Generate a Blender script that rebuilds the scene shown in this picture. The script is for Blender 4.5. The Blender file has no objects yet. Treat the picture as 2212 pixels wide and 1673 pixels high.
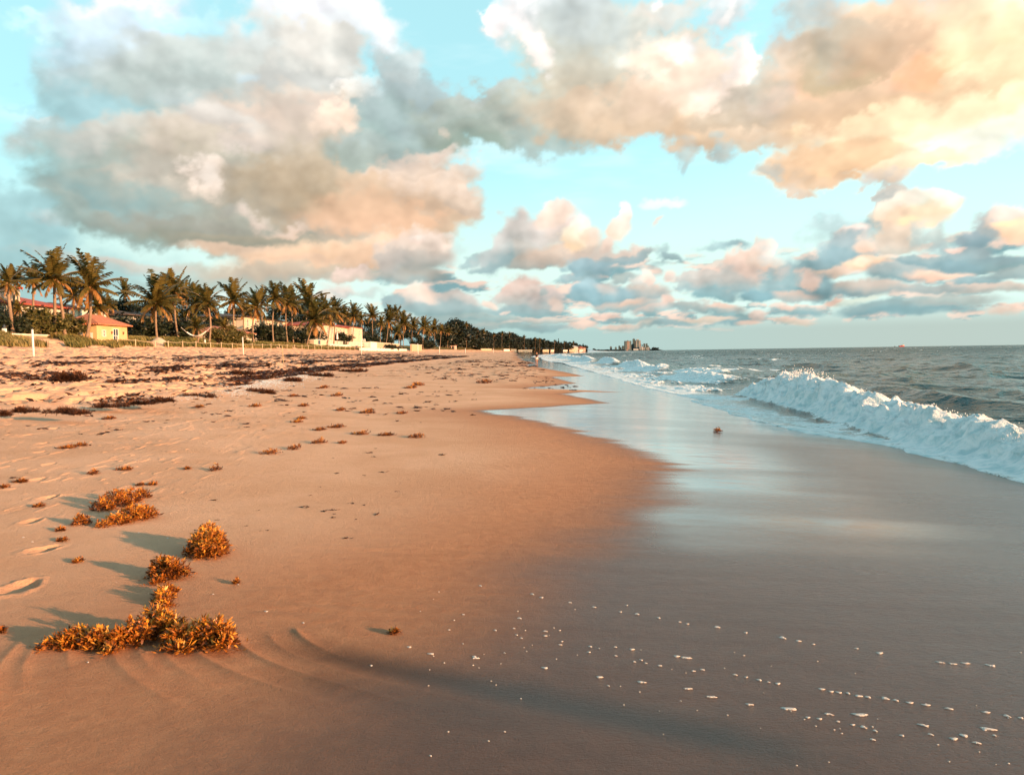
SUNP, EXPO, SKYP = 5.0, 1.08, 1.0
import math, random
import numpy as np
# ---------------------------------------------------------------- camera frame and noise
FPX, PITCH, ROLL = 1702.4, math.radians(2.556), math.radians(0.84)   # focal length for a 2212 px wide picture
EYE = 2.0
def _frame():
    cp, sp, cr, sr = math.cos(PITCH), math.sin(PITCH), math.cos(ROLL), math.sin(ROLL)
    F = np.array([0, cp, -sp]); R0 = np.array([1., 0, 0]); U0 = np.array([0, sp, cp])
    return F, cr*R0 - sr*U0, sr*R0 + cr*U0
FW, RT, UP = _frame()
def ray(X, Y):
    X = np.asarray(X, float); Y = np.asarray(Y, float)
    d = FW + ((X-1106)/FPX)[..., None]*RT - ((Y-836.5)/FPX)[..., None]*UP
    return d/np.linalg.norm(d, axis=-1, keepdims=True)
def srgb(h):
    c = np.array([int(h[i:i+2], 16)/255 for i in (1, 3, 5)])
    return np.where(c <= .04045, c/12.92, ((c+.055)/1.055)**2.4)
def ss(x, a=0., b=1.):
    t = np.clip((x-a)/(b-a), 0, 1); return t*t*(3-2*t)
_rs = np.random.RandomState(7); _T = _rs.rand(512*512).astype(np.float32)
def vn(x, y, z=None, seed=0):
    """smooth lattice noise 0..1 in two or three dimensions"""
    x, y = np.broadcast_arrays(np.asarray(x, np.float64), np.asarray(y, np.float64))
    fx = np.floor(x); fy = np.floor(y); ix = fx.astype(np.int32); iy = fy.astype(np.int32)
    fx = (x-fx).astype(np.float32); fy = (y-fy).astype(np.float32)
    fx = fx*fx*(3-2*fx); fy = fy*fy*(3-2*fy)
    def lay(iz):
        ox = iz*193+57; oy = (iz*389+11)
        a0 = ((iy+oy) & 511) << 9; a1 = ((iy+oy+1) & 511) << 9; b0 = (ix+ox) & 511; b1 = (ix+ox+1) & 511
        a = _T.take(a0+b0); a += (_T.take(a0+b1)-a)*fx
        c = _T.take(a1+b0); c += (_T.take(a1+b1)-c)*fx
        return a+(c-a)*fy
    if z is None: return lay(seed)
    z = np.asarray(z, np.float64); iz = np.floor(z).astype(np.int32); fz = (z-iz).astype(np.float32)
    fz = fz*fz*(3-2*fz)
    a = lay(iz+seed*131); return a+(lay(iz+1+seed*131)-a)*fz
def fbm(x, y, z=None, o=4, seed=0, g=.5, l=2.03):
    s = 0; a = 1.; t = 0.
    for i in range(o):
        s = s + a*(vn(x, y, z, seed+i*17)-.5); t += a; a *= g; x = x*l+3.1; y = y*l+1.7
        if z is not None: z = z*l+.9
    return s/t
# ---------------------------------------------------------------- clouds, painted by direction: one row is one puff
# x, y, rx, ry, turn, top colour, belly colour, opacity, softness, raggedness
PUFFS = '''
40 600 420 120 0 #a3c6c6 #98bcbc .85 .8 20
60 470 110 80 20 #aaced1 #a0c5c8 .85 .6 30
30 500 120 90 0 #a6c9cb #9cbfc1 .8 .6 26
130 470 60 22 0 #cfcfc9 #b0c4c4 .7 .8 14
50 250 80 20 15 #b0ddec #a5d3df .35 .9 40
100 300 80 40 -10 #cfdce0 #a5c3cb .8 .8 26
115 270 42 12 5 #f4f0ea #dfe2e0 .9 .6 14
90 50 90 30 0 #e9fffb #d6fcff .6 .9 30
290 20 170 60 0 #ece6ee #cfeaf6 .75 .8 30
270 22 130 40 0 #fffaf0 #efece8 .9 .8 20
250 120 170 100 0 #d9eaf4 #b3d0d6 .95 .45 26
240 190 170 70 0 #c3d4d6 #a3bfbf .95 .4 22
240 235 160 30 0 #b2c4c2 #98babc .8 .6 16
200 340 130 190 10 #aacdd2 #92b6b6 .9 .5 30
360 150 200 90 0 #d6dedd #b4c3bf .9 .6 24
430 160 210 85 0 #d0d8d3 #b3c2be .95 .5 24
440 205 200 50 0 #bcc6c2 #adc0be .8 .6 16
400 45 160 28 10 #d2f6fd #c8edf8 .7 .8 22
600 120 140 100 0 #e9e8e3 #cdd4ce .9 .5 30
670 130 110 120 20 #ebe6dd #c6c9c4 .95 .4 30
640 205 130 60 0 #c9cac5 #b5c3c0 .9 .5 20
735 30 140 60 25 #ffffff #eef2f4 .95 .5 26
640 15 110 34 0 #f6f5f8 #e9e9ee .8 .7 26
410 210 110 24 0 #d9dedb #c5ced0 .4 .8 18
250 330 230 70 0 #c2c4bc #a3bcb8 .85 .5 24
330 290 190 50 0 #d3d0c6 #c4c3bb .85 .6 20
330 360 190 60 0 #b2bcb3 #95b1ac .95 .5 18
250 385 170 45 0 #a0b8b4 #86a9a9 .9 .5 18
620 330 320 140 0 #ddd0c2 #c2b8a4 .95 .4 36
700 270 200 60 0 #dccbbd #d2c3b3 .8 .6 24
470 255 110 40 15 #e2dcd4 #cfc8c0 .8 .7 20
520 300 70 30 0 #e9d9cb #d8ccc2 .8 .7 16
560 250 80 26 30 #f0dac8 #dcccc0 .6 .8 16
500 345 90 30 0 #b4b3a5 #b3aea1 .7 .8 20
520 460 370 105 8 #c6bfb2 #9fa193 .95 .35 26
300 470 190 60 12 #b3beb6 #93aaa6 .9 .5 24
400 430 200 34 3 #beb9ae #a6aea5 .8 .7 16
250 420 150 50 20 #a6b6b0 #8fb0b1 .75 .7 24
430 500 240 40 6 #a7a498 #9b9f90 .85 .6 14
650 430 250 70 8 #c4b49c #aba08c .9 .5 26
560 520 240 22 4 #b4a994 #a3a090 .7 .7 12
760 390 240 100 5 #d0bfa8 #b7a48a .95 .45 30
880 430 160 100 10 #dcc2a8 #d6b89b .95 .4 30
790 460 200 60 -4 #e6c1a2 #f0c6a6 .85 .6 20
940 410 105 56 30 #eed9c7 #d9bda3 .95 .45 26
985 445 60 28 20 #e3cdb8 #cdb9a6 .9 .5 18
880 345 120 36 -5 #f0dccb #dcc7b4 .85 .6 24
720 560 250 40 -3 #f3cfb0 #e9c3a4 .95 .5 18
560 545 190 16 6 #eccdb4 #e4c3a8 .8 .6 10
700 535 180 26 -4 #fbdcbd #f4cfae .85 .7 16
850 530 110 40 -12 #f8d6b8 #eec9aa .9 .5 18
620 590 260 26 1 #cfc1ad #bdb3a3 .9 .6 14
470 612 190 22 0 #b4bdb3 #a9b8b0 .8 .7 14
760 600 60 26 -10 #f2d8ca #d2c0b0 .9 .5 20
430 375 50 50 -10 #fff0e2 #f0dccb .9 .9 26
440 395 34 36 0 #fff3e6 #fbe6d4 .9 .6 16
420 420 90 30 0 #dccfbf #c3bcae .5 .8 20
545 470 34 20 20 #fbe8dc #e8d0c2 .7 1 16
610 500 60 16 0 #f6dccb #ecccb4 .7 .7 12
575 455 60 60 0 #c6b9a8 #bcae9b .35 .9 20
495 455 26 12 0 #aeaba1 #a9a8a0 .6 .8 8
742 190 50 22 35 #ffffff #fff6ea .6 1 24
780 205 56 48 20 #fffffa #fff0dd .98 .75 20
745 250 80 36 -15 #ffe9d4 #f6dcc6 .9 .6 18
700 270 40 20 10 #f4ddcb #e6d2c0 .7 .8 12
540 165 40 14 0 #cfe2ea #c3d9e2 .6 .8 12
800 100 34 38 0 #eaf1f4 #c8dbe0 .6 .8 18
820 95 40 30 10 #f2f2f6 #e8edf0 .9 .7 14
865 150 70 60 35 #d5dcda #b8c6c6 .9 .5 20
880 200 90 44 30 #c2cdcc #b0bfbf .9 .5 20
830 270 90 64 0 #b3c9c6 #9fb6b2 .95 .4 22
790 325 110 40 0 #b7c4bf #a3b3ab .9 .45 18
860 250 120 60 20 #bccaca #a5b7b6 .8 .6 22
950 240 150 60 10 #b5c5c6 #a2b7b4 .9 .5 26
900 300 80 40 0 #b3c3c2 #a3b5b0 .85 .5 20
1060 250 190 60 -5 #b9c2ba #9fb0a6 .98 .35 30
1050 295 170 40 0 #a9b3a9 #9aa99c .95 .5 22
1080 210 100 30 -10 #c3c9c3 #b3bbb0 .8 .6 24
985 380 70 26 -15 #efdccb #e4cdb8 .85 .6 20
870 345 60 22 0 #e4cfc0 #d2c1b1 .7 .7 14
955 330 40 14 -30 #eed6c5 #ddc8b8 .7 .7 10
955 285 8 22 -30 #fae0cf #eed3c0 .4 .9 10
1160 30 40 70 -10 #ffffff #fff4ec .95 .5 24
1075 45 26 45 -20 #ffffff #ffefe4 .98 .45 14
1105 60 60 60 20 #eeedf0 #dfe4e6 .6 .8 22
1340 130 250 130 0 #dcddd3 #cdc8b5 .98 .3 44
1250 60 130 90 0 #d0d9d6 #cfd0c4 .95 .5 30
1300 180 180 80 0 #d2cdbd #cbbfab .9 .5 30
1200 250 150 60 0 #cac5b4 #b9beb4 .95 .4 30
1180 300 110 44 0 #b9c2b8 #afc0bb .9 .5 24
1280 260 170 60 5 #d9c4ac #cfbca4 .9 .5 26
1420 250 200 80 0 #e6d0b8 #dcc3a8 .95 .45 30
1500 280 90 60 0 #ebcfb2 #dcc0a2 .95 .45 26
1470 330 40 40 20 #cfc9bc #c3ccc6 .8 .6 16
1400 210 70 60 0 #ecd2bc #e4cab2 .6 .8 24
1520 170 130 90 0 #fbe8d6 #f2dac4 .95 .5 30
1470 110 110 70 0 #fff1df #fbe4cf .95 .5 26
1540 220 80 50 0 #fdebdc #f5dcc6 .85 .6 22
1455 105 60 36 10 #fffff2 #fff6e2 .95 .6 16
1480 100 40 34 0 #ffffff #fffff6 .95 .6 12
1590 150 60 60 0 #f6eee8 #eedccd .85 .6 24
1600 170 34 40 20 #fff8ee #fce5d2 .9 .5 16
1635 130 18 30 -20 #ffffff #fdf0e6 .9 .5 14
1440 10 90 30 0 #efe9e0 #ece2d6 .8 .7 22
1418 8 16 14 0 #ffffff #fffdf4 .9 .6 8
1575 20 60 50 10 #ecebea #dfe1df .85 .6 26
1572 30 14 34 10 #fffefa #f6f0ec .8 .6 12
1160 100 34 60 -35 #fbf0ea #f3ebe3 .9 .5 14
1125 35 50 50 0 #fdf8f6 #f4ecea .7 .7 16
1225 30 90 60 0 #ccd6d6 #cfd6d2 .9 .5 16
1640 230 90 70 0 #d3c8b8 #c8b8a4 .95 .4 24
1720 160 90 90 20 #d2d1c8 #c6c3b4 .95 .45 30
1700 60 60 50 0 #c9d8da #c6d6d8 .5 .9 26
1760 20 90 60 0 #d0d2cf #cbcdc6 .8 .6 26
1620 260 160 40 -3 #cfc0ac #c8b59e .95 .4 24
1700 240 110 40 10 #ddcdbd #d3c2ae .9 .6 20
1640 300 140 30 0 #e4cdb4 #d9c0a4 .9 .5 22
1990 120 340 160 -14 #f8d4b4 #f2c8a8 .98 .4 30
1830 100 130 90 -30 #d6c8b4 #cdbca2 .95 .5 26
1830 140 140 56 -25 #cfbda3 #ccb898 .95 .6 20
1800 130 60 60 0 #c9c4b4 #c8c0ac .7 .8 20
1920 80 150 70 -30 #e0c6ac #d9b89a .8 .7 22
2030 130 110 60 -35 #fbc8a0 #fac49a .9 .7 20
1960 20 240 40 0 #fae0c4 #f6d4b4 .9 .7 20
2150 60 160 110 -10 #fff2cf #fee2b8 .95 .6 26
2200 10 60 30 0 #ffffe4 #fff8d4 .9 .7 16
2130 170 160 50 -20 #feecc4 #fde0b6 .9 .6 22
1900 240 260 44 -16 #e6c6a4 #f4cba6 .9 .6 18
1800 230 150 40 -18 #ddc3a6 #e2c2a2 .8 .7 18
1960 300 310 90 -14 #fee6c0 #fcd8b0 .98 .4 26
2120 250 200 60 -18 #fdf2cc #fff0c4 .95 .6 20
2080 290 190 50 -16 #fffbd8 #fff4cc .9 .7 18
2130 290 150 40 -20 #ffffee #ffffe6 .95 .6 16
2060 330 180 34 -12 #fffff2 #fffce0 .85 .6 16
1780 350 160 50 -4 #f6d2ac #f0c9a4 .95 .45 22
1740 375 100 34 5 #edc9a6 #dcc2a6 .95 .45 18
1720 405 60 18 20 #e3c7ab #d9c4b0 .9 .5 12
1850 350 150 26 -8 #fbd9b2 #f8d2aa .8 .6 16
1920 385 70 20 -10 #f4d8c0 #eccdb2 .85 .6 14
1870 395 30 16 0 #e8dcd2 #e0d6cc .6 .8 10
1660 365 40 14 30 #c8c4b8 #bcc2bc .8 .6 12
2000 350 120 22 -14 #ffeecb #fde4c0 .8 .6 14
1560 320 30 26 10 #bfc8c2 #b9c6c4 .8 .6 16
1480 365 10 22 25 #bccac8 #b6c8ca .6 .8 8
1440 440 60 12 -8 #effffc #e6fdfb .85 .6 8
1205 500 70 46 -10 #f5dfd2 #cfc6bc .95 .4 16
1130 520 60 60 0 #eadfd6 #c2c2bc .95 .45 18
1110 555 70 34 0 #d0cbc2 #aab4b0 .95 .4 14
1205 455 34 24 -10 #fdeee0 #f8ddca .97 .35 10
1190 470 40 30 -15 #fce4d2 #f2dccb .85 .5 12
1150 570 90 18 -6 #bdb7ac #a7aca5 .95 .5 10
1220 550 110 26 -10 #e2cbb8 #bfb4a8 .95 .5 12
1255 505 22 44 12 #fff6e6 #ffe6c8 .97 .4 8
1240 520 30 32 10 #fff2d8 #ffdcb6 .92 .5 8
1280 510 24 26 20 #f9dfcb #eed0b8 .85 .6 10
1350 460 20 26 5 #fffcf4 #ffeedc .97 .35 8
1335 495 26 34 32 #fff0e0 #fbdcc6 .95 .4 9
1312 530 14 24 20 #fbe2d0 #efd2c0 .85 .5 8
1330 550 100 16 -6 #d9c6b8 #bdb8b0 .8 .6 12
1390 545 40 14 -14 #b9c0bc #93abac .95 .45 12
1340 562 70 14 -12 #a9b8b8 #92aeb2 .95 .45 10
1270 578 60 20 0 #a2bbc0 #8eaeb4 .95 .45 12
1270 600 36 18 0 #9ab6ba #8fb0b4 .9 .5 10
1225 605 30 10 -10 #a4bcbe #93afb2 .9 .5 8
1380 533 20 8 0 #f2d6c6 #e6c8b6 .7 .7 8
1460 555 30 10 5 #a4bcbe #95b0b2 .9 .5 10
1440 540 16 14 0 #b4cccb #a8c2c3 .7 .7 10
1425 480 20 8 -30 #f9dccb #f3d5c6 .7 .7 8
1570 530 60 12 -8 #b3cdce #a3c0c2 .8 .6 12
1590 525 30 8 -8 #9fbabd #98b3b6 .8 .6 8
1640 560 30 50 20 #f9dfce #ecccb8 .97 .35 14
1620 570 60 40 -20 #f6d8c6 #d9c8bc .95 .4 14
1650 540 26 30 10 #f2e3d6 #e2cdbc .9 .4 14
1680 570 30 22 0 #fce4cf #f0ceb8 .85 .5 12
1540 585 24 12 -10 #fbd9c6 #f6d0be .95 .4 8
1530 600 70 24 -8 #d2cbc2 #a7b9b8 .95 .4 12
1570 615 100 26 -4 #c6c2ba #93b1b4 .95 .4 12
1550 640 50 16 0 #9bb8ba #88adb1 .95 .4 9
1480 620 24 12 -10 #b9c6c2 #a4bbbc .85 .5 10
1390 605 26 16 0 #efe0d4 #c9cac4 .85 .5 10
1400 600 14 20 -10 #fdeadb #f0d6c6 .9 .4 7
1450 592 20 14 -10 #f4d8c8 #d8ccc2 .9 .5 8
1350 600 34 12 -14 #b9c2bc #a8b9b8 .85 .5 9
1390 635 60 26 -6 #d4c8bc #a3b4b4 .95 .4 10
1300 640 80 26 0 #a5c0c4 #88adb3 .97 .35 10
1280 625 40 20 0 #a8c2c6 #93b4ba .95 .4 10
1310 625 26 16 10 #dfd3c8 #c0c6c2 .8 .6 8
1350 660 90 14 -4 #d2c6ba #8cb0b4 .9 .5 8
1360 652 36 8 -14 #f2d6c2 #e4c6b2 .8 .6 6
1440 650 18 16 -10 #f2d2c2 #e0c4b4 .9 .45 8
1420 668 60 12 -4 #d9c8bc #a3b9b8 .9 .5 8
1800 490 60 40 0 #ccd8da #a9bcbc .6 .8 20
1920 445 40 60 20 #e4dacd #c6c4bb .95 .35 14
1900 470 34 60 20 #b9c0bd #9fb4b4 .9 .4 12
1960 450 90 32 -8 #fff4e2 #fde2c6 .97 .35 12
2035 440 60 24 -5 #fffcea #fff2cf .97 .3 9
1990 470 70 30 -10 #ffe8c8 #fcdcbc .92 .5 10
1935 500 50 50 0 #fbdcc0 #e0ccb8 .92 .45 12
1930 535 60 22 0 #dccdbc #c3bdb0 .92 .45 10
1960 480 30 12 -12 #fff4c8 #ffeec0 .8 .7 6
2010 515 34 36 0 #cfd4cc #bcc9c4 .85 .6 18
2030 540 30 24 0 #b9c7c4 #aabdbe .8 .6 14
1840 510 34 22 -20 #f8e2d4 #ecd4c6 .95 .4 10
1855 500 16 12 0 #fbeadf #f0d8ca .9 .5 6
1830 545 60 40 0 #aebfc0 #8aa9ae .97 .35 12
1800 570 50 30 0 #9cb6ba #88aaae .95 .4 10
1870 535 26 22 -10 #fbe0cb #f4d0b6 .85 .5 10
1870 575 60 22 -8 #fddfc2 #f3ccae .95 .45 10
1865 570 22 12 0 #fff4dc #ffe8c8 .9 .6 6
1800 590 50 14 0 #e6ccb8 #d2c2b2 .9 .5 9
1960 590 90 22 -4 #b6bfbc #86a6aa .97 .4 9
1990 568 70 12 2 #a5b8b8 #8eaaae .95 .4 8
2080 560 60 34 0 #a9b9ba #8fa9ac .97 .35 12
2100 520 44 26 -20 #aebec2 #95b0b6 .97 .35 8
2140 490 40 40 -10 #c8cecb #b3bcba .97 .35 8
2180 480 60 46 0 #fbe8da #f6d2b4 .95 .4 10
2190 500 60 38 0 #ffecc8 #fcd4b4 .92 .5 10
2165 480 30 14 0 #fff2c8 #fff0c0 .8 .7 8
2056 540 24 8 -5 #fbe4d6 #f0d0c0 .9 .5 7
2150 570 130 18 -4 #97afb2 #8da9aa .97 .4 8
2070 575 60 12 5 #8fabb0 #88a5aa .9 .5 7
2030 593 70 12 -2 #fddcc4 #f2cab2 .92 .5 7
2110 605 60 16 0 #a4babb #88a9ad .95 .45 8
2190 590 60 16 0 #a9b7b4 #97acad .9 .5 8
2130 622 140 14 0 #e0ccbc #b3b6ae .9 .5 8
2000 622 100 14 0 #b4bcb8 #9cb0b0 .9 .5 8
1860 626 110 20 -4 #cabfb3 #8fadb1 .95 .4 8
1760 620 50 34 0 #9ab8bc #86abb0 .95 .4 12
1710 600 50 50 0 #a9c3c5 #8db0b4 .9 .45 18
1750 605 30 24 -10 #f3d8c8 #e9ccba .92 .45 12
1700 580 26 16 0 #e6d2c6 #c6c6c0 .6 .8 14
1680 540 40 24 10 #c9dcdb #b4cccd .4 .9 20
1715 640 60 14 0 #d9c3b4 #aab5b2 .9 .5 8
1800 655 26 8 -6 #f6d2be #eccab6 .9 .5 6
1850 650 60 7 -14 #dfe8d8 #d6e4d6 .9 .5 5
1920 665 120 22 -3 #9cb4b4 #82a8ae .97 .4 8
2060 650 120 20 0 #b7bdb6 #9fb0ad .85 .6 8
1990 672 150 14 -2 #8cabae #86a6aa .85 .6 6
2180 675 50 14 0 #f3d4c0 #e0c6b4 .8 .7 8
1730 672 60 14 -2 #a4b7b4 #8aabae .9 .5 7
1700 665 20 7 0 #e9cdbc #dcc2b2 .85 .5 6
1712 694 50 8 0 #e4cbb8 #c8c0b0 .85 .6 5
1640 640 40 20 0 #8fb3b9 #84abb1 .95 .4 10
1560 672 60 16 0 #c9c1b6 #8cacae .95 .45 9
1560 662 40 7 -4 #efcfbc #d8c4b4 .85 .5 5
1480 665 50 12 0 #b9bdb6 #9ab2b2 .9 .5 8
1590 690 70 14 0 #93b3b4 #86aab0 .9 .5 7
1520 692 80 7 -2 #ecd3be #d0c8b8 .9 .5 5
1640 684 22 14 0 #f0d4c4 #cfc4ba .85 .5 8
1620 698 34 6 0 #f2d2be #dcc6b6 .85 .6 4
1120 640 50 40 0 #eed4c6 #b6bdb8 .95 .4 12
1175 650 44 26 -8 #dccbc2 #a6b7b6 .95 .4 10
1195 665 26 22 -14 #eed4c4 #d2c6ba .85 .5 8
1130 675 90 16 0 #a6bbbb #92b2b4 .95 .45 8
1180 692 100 8 0 #e0d0c2 #a9b9b5 .9 .5 6
1260 700 40 16 -8 #f0d2c0 #d9c8ba .9 .5 8
1160 706 90 10 0 #a0b8b8 #93b0b2 .85 .6 6
1330 705 60 8 -4 #ecd4c2 #a9bab6 .9 .5 6
1400 700 40 10 0 #dccfc0 #a0b6b4 .85 .5 8
1310 682 40 6 0 #f2d0be #e0c8b8 .85 .5 5
1360 690 60 7 0 #a3bbbb #97b2b2 .7 .6 5
1450 700 60 8 0 #a0b8b8 #94b1b3 .85 .5 6
1170 634 14 8 -10 #b0c0bc #a6bab8 .7 .6 6
900 545 85 60 -8 #efd9c8 #c9c2b8 .97 .35 16
935 525 50 30 10 #f6e2d2 #e0cfc0 .9 .4 14
900 515 26 16 0 #fcecdf #f0d8c8 .85 .5 10
900 570 90 34 -6 #c9bfb4 #b0b4ad .92 .5 10
890 600 80 18 0 #b6b3a9 #a5b0ac .95 .5 8
860 570 40 34 -30 #c8beb4 #b4b6b0 .9 .5 12
990 540 30 26 0 #c6d2ce #b6c8c4 .35 .9 18
1020 565 30 12 -30 #a9bebe #9db4b4 .85 .5 10
1070 560 50 34 -40 #b9c0bd #9cb3b4 .95 .4 12
1045 585 34 12 -10 #a0b6b6 #98b0b2 .9 .5 8
1085 530 30 30 -30 #d6cfc8 #b6bdb9 .9 .5 10
900 640 40 26 0 #f6dccb #d9cec2 .95 .4 8
915 655 60 26 8 #eed6c4 #b9c2be .9 .5 10
850 655 30 20 0 #a9bfc0 #98b4b6 .92 .4 8
990 655 55 20 8 #cfc6bd #9db3b4 .95 .4 8
960 672 110 18 2 #a6b9b8 #96b2b2 .95 .45 8
740 640 40 20 0 #eddcd0 #bcc6c2 .85 .6 14
800 640 44 14 0 #cdcdc6 #b6c3bf .6 .8 12
720 625 60 12 0 #e8e6da #d6ded4 .5 .9 12
1060 660 20 10 10 #f3dccb #dccbbd .85 .5 6
1090 677 16 6 0 #f2dccc #e0d0c4 .8 .6 5
1000 690 130 12 0 #a8bab6 #97b2b1 .9 .5 7
1040 705 130 10 0 #a3b7b3 #98b1af .8 .6 6
880 690 60 10 0 #d8cfc2 #c0c6bc .5 .8 8
330 605 50 10 0 #bcd3cf #aecac8 .5 .9 10
360 575 20 14 0 #d8ebe8 #c6dedb .7 .8 8
500 630 60 10 0 #dfe6e0 #c9d8d4 .7 .7 10
200 560 180 16 12 #c6c8c0 #b6c3be .6 .8 12
300 570 140 12 10 #d9c6b8 #c6c0b4 .6 .8 10
'''
def paint_sky(D, haze_only=False):
    """D: unit directions (N,3). Returns linear rgb and cover alpha of the clouds and haze in that direction."""
    N = len(D); x, y, z = D[:, 0], D[:, 1], D[:, 2]
    el = np.degrees(np.arcsin(np.clip(z, -1, 1)))
    col = np.zeros((N, 3)); A = np.zeros(N)
    def over(c, a):
        nonlocal col, A
        col = col*(1-a)[:, None] + c*a[:, None]; A = A*(1-a)+a
    # haze towards the horizon
    right = ss(x, -.1, .5)
    hz = srgb('#a9c9c6')*(1-right)[:, None] + srgb('#b4c2bb')*right[:, None]
    pal = srgb('#dcf3ea'); mid = srgb('#c6f7fc')
    over(np.tile(mid, (N, 1))*(1+.25*right)[:, None], .82*np.maximum(ss(-el, -34, -8), .82*(1-ss(el, 40, 60))))
    over(np.tile(pal, (N, 1)), .95*ss(-el, -13, -5))
    over(hz, .9*ss(-el, -3.2, -1.2))
    # warp fields (shared by all puffs)
    k = 1702.4
    zz = z*1.25
    def wf(s, o, sd): return fbm(x*s, zz*s, y*s, o, sd, .55)
    w1 = wf(7, 3, 3), wf(7, 3, 40); w2 = wf(22, 3, 80), wf(22, 3, 120); w3 = wf(60, 4, 160), wf(60, 4, 200)
    lit = wf(16, 4, 300) - fbm((x+.012)*16, (zz+.012)*16, y*16, 4, 300, .55)
    sm = fbm(x*11, zz*18, y*11, 4, 620, .55)
    # wisps in the blue
    wi = ss(fbm(x*5, zz*16, y*5, 5, 500, .6), .03, .3)*.42*ss(el, 6, 14)
    over(np.tile(srgb('#ecffff'), (N, 1)), wi)
    # loose cloud field outside the picture
    ax = np.degrees(np.arctan2(x, y))
    out = np.maximum(ss(el, 27.5, 34), ss(np.abs(ax), 36, 44))
    f = fbm(x*2.6, z*3.2, y*2.6, 6, 700, .5)
    sunw = np.clip(x*1.1+.35+.3*y, 0, 1)
    cf = ss(f, -.03, .13)*out*.92
    cf *= 1-ss(D @ SUN, .93, .975)
    cc = srgb('#b9bcb6')[None]*(1-sunw)[:, None]+srgb('#eccaa4')[None]*sunw[:, None]
    over(cc*(1-.35*ss(f, .05, .3))[:, None]*(1+1.2*lit)[:, None], cf)
    open_ = 1-ss(D @ SUN, .955, .985)          # the low sun stands in a gap
    col *= open_[:, None]; A *= open_
    if haze_only: return col, A
    # the far field of small cumulus low over the sea
    for (lo, hi, s1, s2, th, sd) in ((4.0, 9.0, 13, 34, .06, 900), (2.2, 8.0, 22, 70, .015, 940), (.9, 5.0, 34, 130, -.02, 980)):
        def cum(dz): 
            q = z+dz; return fbm(x*s1+.25*w3[0], q*s2+.25*w3[1], y*s1, 5, sd, .52)
        f = cum(0); fu = cum(.35/s2); fs = cum(-.3/s2)
        mask = ss(el, lo, lo+1.5)*(1-ss(el, hi-3, hi))*ss(ax, -24, -6)
        al = ss(f-th+.03*mask-.25*(1-mask), 0, .09)*.92*mask
        g = ss(f-fu+.55*lit, -.07, .10)
        top = srgb('#f6d8c6'); bot = srgb('#86aeb4')
        cl = bot[None]*(1-g)[:, None]+top[None]*g[:, None]
        over(cl*(.95+.9*lit)[:, None], al)
    for ln in PUFFS.strip().splitlines():
        p = ln.split(); cx, cy, rx, ry, an = map(float, p[:5]); op, so, wa = map(float, p[7:10])
        c = ray(cx, cy); t1 = RT-(RT@c)*c; t1 /= np.linalg.norm(t1); t2 = np.cross(t1, c)
        dc = D@c
        loc = math.sqrt(((cx-1106)/k)**2+((cy-836.5)/k)**2+1)   # local magnification away from the centre
        rx_, ry_ = rx/k/loc**1.5, ry/k/loc**1.3
        reach = (max(rx, ry)*1.9+70)/k
        m = np.nonzero(dc > math.cos(min(reach, 1.4)))[0]
        if not len(m): continue
        d = D[m]; wa_ = wa/k*3.0
        ragged = 1-ss(rx, 50, 130); k3 = .75+.25*ragged
        du = d@t1 + wa_*(w1[0][m]*.6 + w2[0][m]*.8 + w3[0][m]*k3)
        dv = d@t2 + wa_*(w1[1][m]*.6 + w2[1][m]*.8 + w3[1][m]*k3)
        a = math.radians(-an); lx = (du*math.cos(a)+dv*math.sin(a))/rx_; ly = (-du*math.sin(a)+dv*math.cos(a))/ry_
        r = np.sqrt(lx*lx+ly*ly*np.where(ly < 0, 1.25, 1.0))
        al = ss(1.14+ragged*(.9*sm[m]+.5*w3[0][m])-r, 0, np.clip(so*(.88+1.6*sm[m]+.3*ragged)+.08*(1-ragged), .12, 1.4))*op
        g = ss(ly+.35*w2[0][m]*2+.12*lx, -.75, .7)
        ct, cb = srgb(p[5]), srgb(p[6])
        cl = cb[None]*(1-g)[:, None]+ct[None]*g[:, None]
        cl = cl*(1+(1.0+.4*ragged)*lit[m]*(1.35-so))[:, None]
        col[m] = col[m]*(1-al)[:, None]+cl*al[:, None]; A[m] = A[m]*(1-al)+al
    col = (np.clip(col, 0, 2)**1.08)*1.16
    return col, A
SUN_EL, SUN_AZ = math.radians(9.3), math.atan2(.88, -.47)    # azimuth clockwise from +Y
SUN = np.array([math.cos(SUN_EL)*math.sin(SUN_AZ), math.cos(SUN_EL)*math.cos(SUN_AZ), math.sin(SUN_EL)])
import bpy, bmesh
from mathutils import Vector, Matrix
rnd = random.Random(11)
scene = bpy.context.scene; COL = scene.collection
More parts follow.
